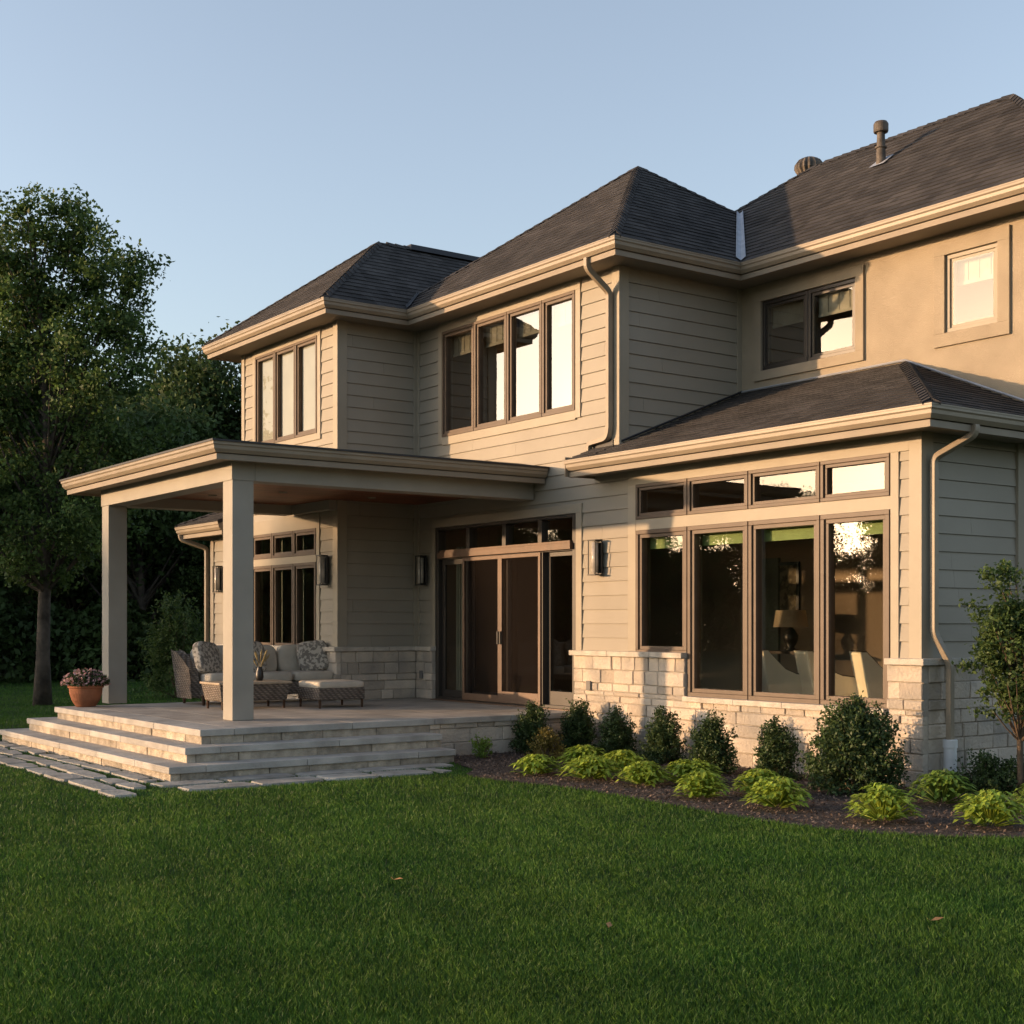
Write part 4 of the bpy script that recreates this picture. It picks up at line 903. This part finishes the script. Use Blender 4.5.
# ------------------------------------------------------------------ lamps, pot, furniture
def sconce(pl, u, z, label):
    x, y, _ = P3(pl, u, .04, z); t = empty('wall_lantern', label, 'wall lamp', (x, y, z), 'box lanterns on the house wall'); pq = (pl[0], 0.0)
    mb = MB(); pbox(mb, pq, -.055, .055, -.005, .022, -.20, .20); mb.build('back_plate', 'black', t, .003)
    mb = MB()
    for a in (-.075, .063):
        for o in (.03, .128): pbox(mb, pq, a, a + .012, o, o + .012, -.21, .21)
    pbox(mb, pq, -.078, .078, .022, .143, .21, .225); pbox(mb, pq, -.078, .078, .022, .143, -.225, -.21); pbox(mb, pq, -.078, .078, .024, .030, -.21, .21)
    mb.build('lantern_frame', 'black', t, .002)
    mb = MB(); mb.tube([P3(pq, 0, .085, -.19), P3(pq, 0, .085, .19)], .045, 14); mb.build('glass_shade', 'lampglass', t, smooth=True)
    return t
sconce(A, -4.86, 2.44, 'black box wall lantern between the sliding door and the tall windows'); sconce(A, -9.0, 2.41, 'black box wall lantern in the shade beside the sliding door under the porch')
sconce(A2, -9.56, 2.40, 'sunlit box wall lantern right of the wing windows behind the porch'); sconce(A2, -13.35, 2.37, 'box wall lantern on the far wing, partly behind the front porch column')
# flower pot
t = empty('flower_pot', 'terracotta pot of pink and white flowers on the terrace corner by the far column', 'plant pot', (-10.02, -4.86, DK))
mb = MB(); mb.lathe([(.115, 0), (.135, .01), (.185, .09), (.215, .18), (.222, .255), (.238, .262), (.24, .315), (.222, .32), (.21, .29), (.0, .28)], (0, 0, 0), 32); mb.build('pot', 'terracotta', t, smooth=False)
rng = np.random.default_rng(8)
def dome(n, r, h, z): v = rand_unit(n); v[:, 2] = abs(v[:, 2]); s = rng.uniform(.75, 1.05, n)[:, None]; return v * s * np.array([r, r, h]) + np.array([0, 0, z])
np_mesh('foliage', leaf_quads(dome(1500, .30, .20, .30), .05), 4, rng.random(1500), 'box', t); np_mesh('blossom', leaf_quads(dome(650, .31, .215, .30), .042, 1., .9), 4, rng.random(650), 'petal', t)
# sofa, facing +X
F = empty('wicker_sofa', 'grey wicker outdoor sofa with pale cushions under the porch', 'sofa', (-9.60, -2.42, DK))
Ls = 2.25; mb = MB()
mb.box(-.36, .34, -Ls/2 + .12, Ls/2 - .12, .12, .30); mb.hexa([(-.42, -Ls/2 + .1, .12), (-.30, -Ls/2 + .1, .12), (-.30, Ls/2 - .1, .12), (-.42, Ls/2 - .1, .12), (-.50, -Ls/2 + .1, .70), (-.40, -Ls/2 + .1, .70), (-.40, Ls/2 - .1, .70), (-.50, Ls/2 - .1, .70)])
mb.build('frame', 'wicker', F, .02)
for s in (-1, 1):
    mb = MB(); y0 = s * (Ls / 2 - .13); y1 = s * Ls / 2; y0, y1 = min(y0, y1), max(y0, y1); prof = [(-.44, .10), (.06, .10), (.08, .34), (.06, .50), (-.06, .58), (-.20, .66), (-.34, .72), (-.50, .75)]
    n = len(prof); i0 = len(mb.v)
    for yy in (y0, y1): mb.v += [(a, yy + s * .05 * (b - .1) / .5, b) for a, b in prof]
    mb.f += [tuple(range(n)), tuple(range(n, 2 * n))[::-1]] + [(k, (k + 1) % n, (k + 1) % n + n, k + n) for k in range(n)]; mb.t += [.5] * (n + 2)
    mb.build('arm', 'wicker', F, .015)
for x in (-.38, .30):
    for y in (-Ls/2 + .08, Ls/2 - .08): mb = MB(); mb.tube([(x, y, 0), (x, y, .14)], [.02, .028], 8); mb.build('leg', 'wood', F)
for k in range(3):
    yy = -.66 + .66 * k; mb = MB(); mb.cushion((.02, yy, .37), (.68, .65, .15), .25); mb.build('seat_cushion', 'cushion', F, smooth=True)
    mb = MB(); mb.cushion((-.27, yy, .60), (.20, .64, .44), .38, rot=(0, -.18, 0)); mb.build('back_cushion', 'cushion', F, smooth=True)
for i, (y, rz, pm) in enumerate(((-.86, .5, 'patt'), (-.20, .15, 'patt'), (.80, -.35, 'patt'))):
    mb = MB(); mb.cushion((0, 0, 0), (.15, .46, .46), .36, rot=(.12 * (i - 1), -.32, rz)); o = mb.build('throw_pillow', pm, smooth=True); o.location = (-9.60, -2.42 + y, DK + .65)
    tag(o, ('patterned throw pillow leaning on the near arm of the wicker sofa', 'patterned throw pillow in the middle of the wicker sofa', 'patterned throw pillow at the far end of the wicker sofa')[i], 'pillow', 'patterned pillows on the sofa')
def wickerbox(name, label, cat, loc, sx, sy, h, taper, topm, topname, toph, leg=.11):
    t = empty(name, label, cat, loc); mb = MB(); a, b = sx / 2, sy / 2; g = taper
    mb.hexa([(-a + g, -b + g, leg), (a - g, -b + g, leg), (a - g, b - g, leg), (-a + g, b - g, leg), (-a, -b, h), (a, -b, h), (a, b, h), (-a, b, h)]); mb.build('wicker_body', 'wicker', t, .012)
    for x in (-a + g + .03, a - g - .03):
        for y in (-b + g + .03, b - g - .03): mb = MB(); mb.tube([(x, y, 0), (x, y, leg + .02)], [.015, .02], 8); mb.build('leg', 'wood', t)
    mb = MB()
    if toph > .05: mb.cushion((0, 0, h + toph / 2 - .01), (sx + .02, sy + .02, toph), .2); mb.build(topname, topm, t, smooth=True)
    else: mb.box(-a - .015, a + .015, -b - .015, b + .015, h, h + toph); mb.build(topname, topm, t, .008)
    return t
wickerbox('wicker_coffee_table', 'low grey wicker coffee table in front of the sofa', 'coffee table', (-8.45, -3.22, DK), .62, 1.02, .33, .04, 'tan', 'table_top', .03)
wickerbox('wicker_ottoman', 'grey wicker ottoman with pale cushion top at the right of the sofa group', 'ottoman', (-8.05, -2.15, DK), .62, .70, .27, .0, 'cushion', 'cushion', .10)
t = empty('plume_vase', 'dark vase of dry plume grass standing on the wicker coffee table', 'vase', (-8.5, -3.0, DK + .36))
mb = MB(); mb.lathe([(.04, 0), (.055, .05), (.05, .12), (.03, .17), (.035, .19)], (0, 0, 0), 16); mb.build('vase', 'black', t, smooth=True)
mb = MB(); rn = random.Random(3)
for k in range(9):
    a = rn.uniform(0, 6.28); r = rn.uniform(.03, .12); h = rn.uniform(.26, .40); p = (math.cos(a) * r, math.sin(a) * r, h); mb.tube([(0, 0, .15), (p[0] * .4, p[1] * .4, h * .7), p], [.002, .003, .002], 4); mb.tube([(p[0] * .5, p[1] * .5, h * .75), p, (p[0] * 1.2, p[1] * 1.2, h + .04)], [.004, .013, .003], 5)
mb.build('plumes', 'plume', t)
# dining side of the room behind the tall windows
FL = .478
def armchair(x, y, rz, label):
    t = empty('armchair', label, 'armchair', (x, y, FL), 'cream armchairs behind the window', rz)
    mb = MB(); mb.hexa([(-.29, -.30, .12), (-.18, -.30, .12), (-.18, .30, .12), (-.29, .30, .12), (-.42, -.27, .80), (-.34, -.27, .80), (-.34, .27, .80), (-.42, .27, .80)]); mb.build('backrest', 'chair', t, .03)
    for s in (-1, 1):
        mb = MB(); prof = [(-.27, .12), (.30, .12), (.31, .46), (.16, .48), (.0, .50), (-.14, .56), (-.24, .66), (-.36, .79), (-.40, .79)]; n = len(prof); y0, y1 = s * .26, s * .34
        for yy in (y0, y1): mb.v += [(a, yy, b) for a, b in prof]
        mb.f += [tuple(range(n)), tuple(range(n, 2 * n))[::-1]] + [(k, (k + 1) % n, (k + 1) % n + n, k + n) for k in range(n)]; mb.t += [.5] * (n + 2); mb.build('arm', 'chair', t, .012)
        mb = MB(); mb.tube([(a, (y0 + y1) / 2, b + .012) for a, b in prof[2:]], .014, 6); mb.build('arm_rail', 'wood', t)
        for xx in (-.22, .26): mb = MB(); mb.tube([(xx, s * .27, 0), (xx, s * .27, .14)], [.014, .022], 6); mb.build('leg', 'wood', t)
    mb = MB(); mb.cushion((.03, 0, .36), (.56, .54, .16), .3); mb.build('seat_cushion', 'chair', t, smooth=True)
    return t
armchair(-3.30, 1.72, R(58), 'cream armchair at the left in the third tall window'); armchair(-2.55, 1.70, R(56), 'cream armchair at the right in the third tall window'); armchair(-1.75, 1.75, R(52), 'cream armchair behind the right-hand tall window')
t = empty('dining_table', 'dark round dining table behind the cream armchairs', 'table', (-2.0, 3.0, FL))
mb = MB(); mb.lathe([(.22, 0), (.20, .03), (.05, .06), (.05, .66), (.3, .69), (.52, .70), (.53, .715), (.52, .73)], (0, 0, 0), 32); mb.build('table_body', 'wood', t)
t = empty('side_table', 'small dark side table under the lamp', 'table', (-5.0, 3.6, FL)); mb = MB()
mb.box(-.45, .45, -.22, .22, .70, .74)
mb.build('table_top', 'wood', t)
for x in (-.4, .4):
    for y in (-.18, .18): mb = MB(); mb.tube([(x, y, 0), (x, y, .70)], .02, 6); mb.build('leg', 'wood', t)
t = empty('table_lamp', 'table lamp with cream drum shade behind the tall window', 'lamp', (-5.0, 3.6, FL + .74))
mb = MB(); mb.lathe([(.08, 0), (.09, .02), (.05, .05), (.10, .14), (.11, .22), (.06, .30), (.015, .34), (.015, .44)], (0, 0, 0), 20); mb.build('lamp_base', 'black', t, smooth=True)
mb = MB(); mb.lathe([(.25, .34), (.21, .58), (.205, .58), (.245, .34)], (0, 0, 0), 28); mb.build('lamp_shade', 'lampshade', t, smooth=False)
t = empty('framed_picture', 'dark framed picture on the back wall above the table lamp', 'picture', (-5.75, 4.29, 2.12))
mb = MB(); pl = ('Y', 0.0)
for a in ((-.30, .30, .36, .41), (-.30, .30, -.41, -.36), (-.30, -.25, -.36, .36), (.25, .30, -.36, .36)): pbox(mb, pl, a[0], a[1], 0, .03, a[2], a[3])
mb.build('picture_frame', 'black', t); mb = MB(); pbox(mb, pl, -.25, .25, 0, .01, -.36, .36); mb.build('canvas', 'artwork', t)
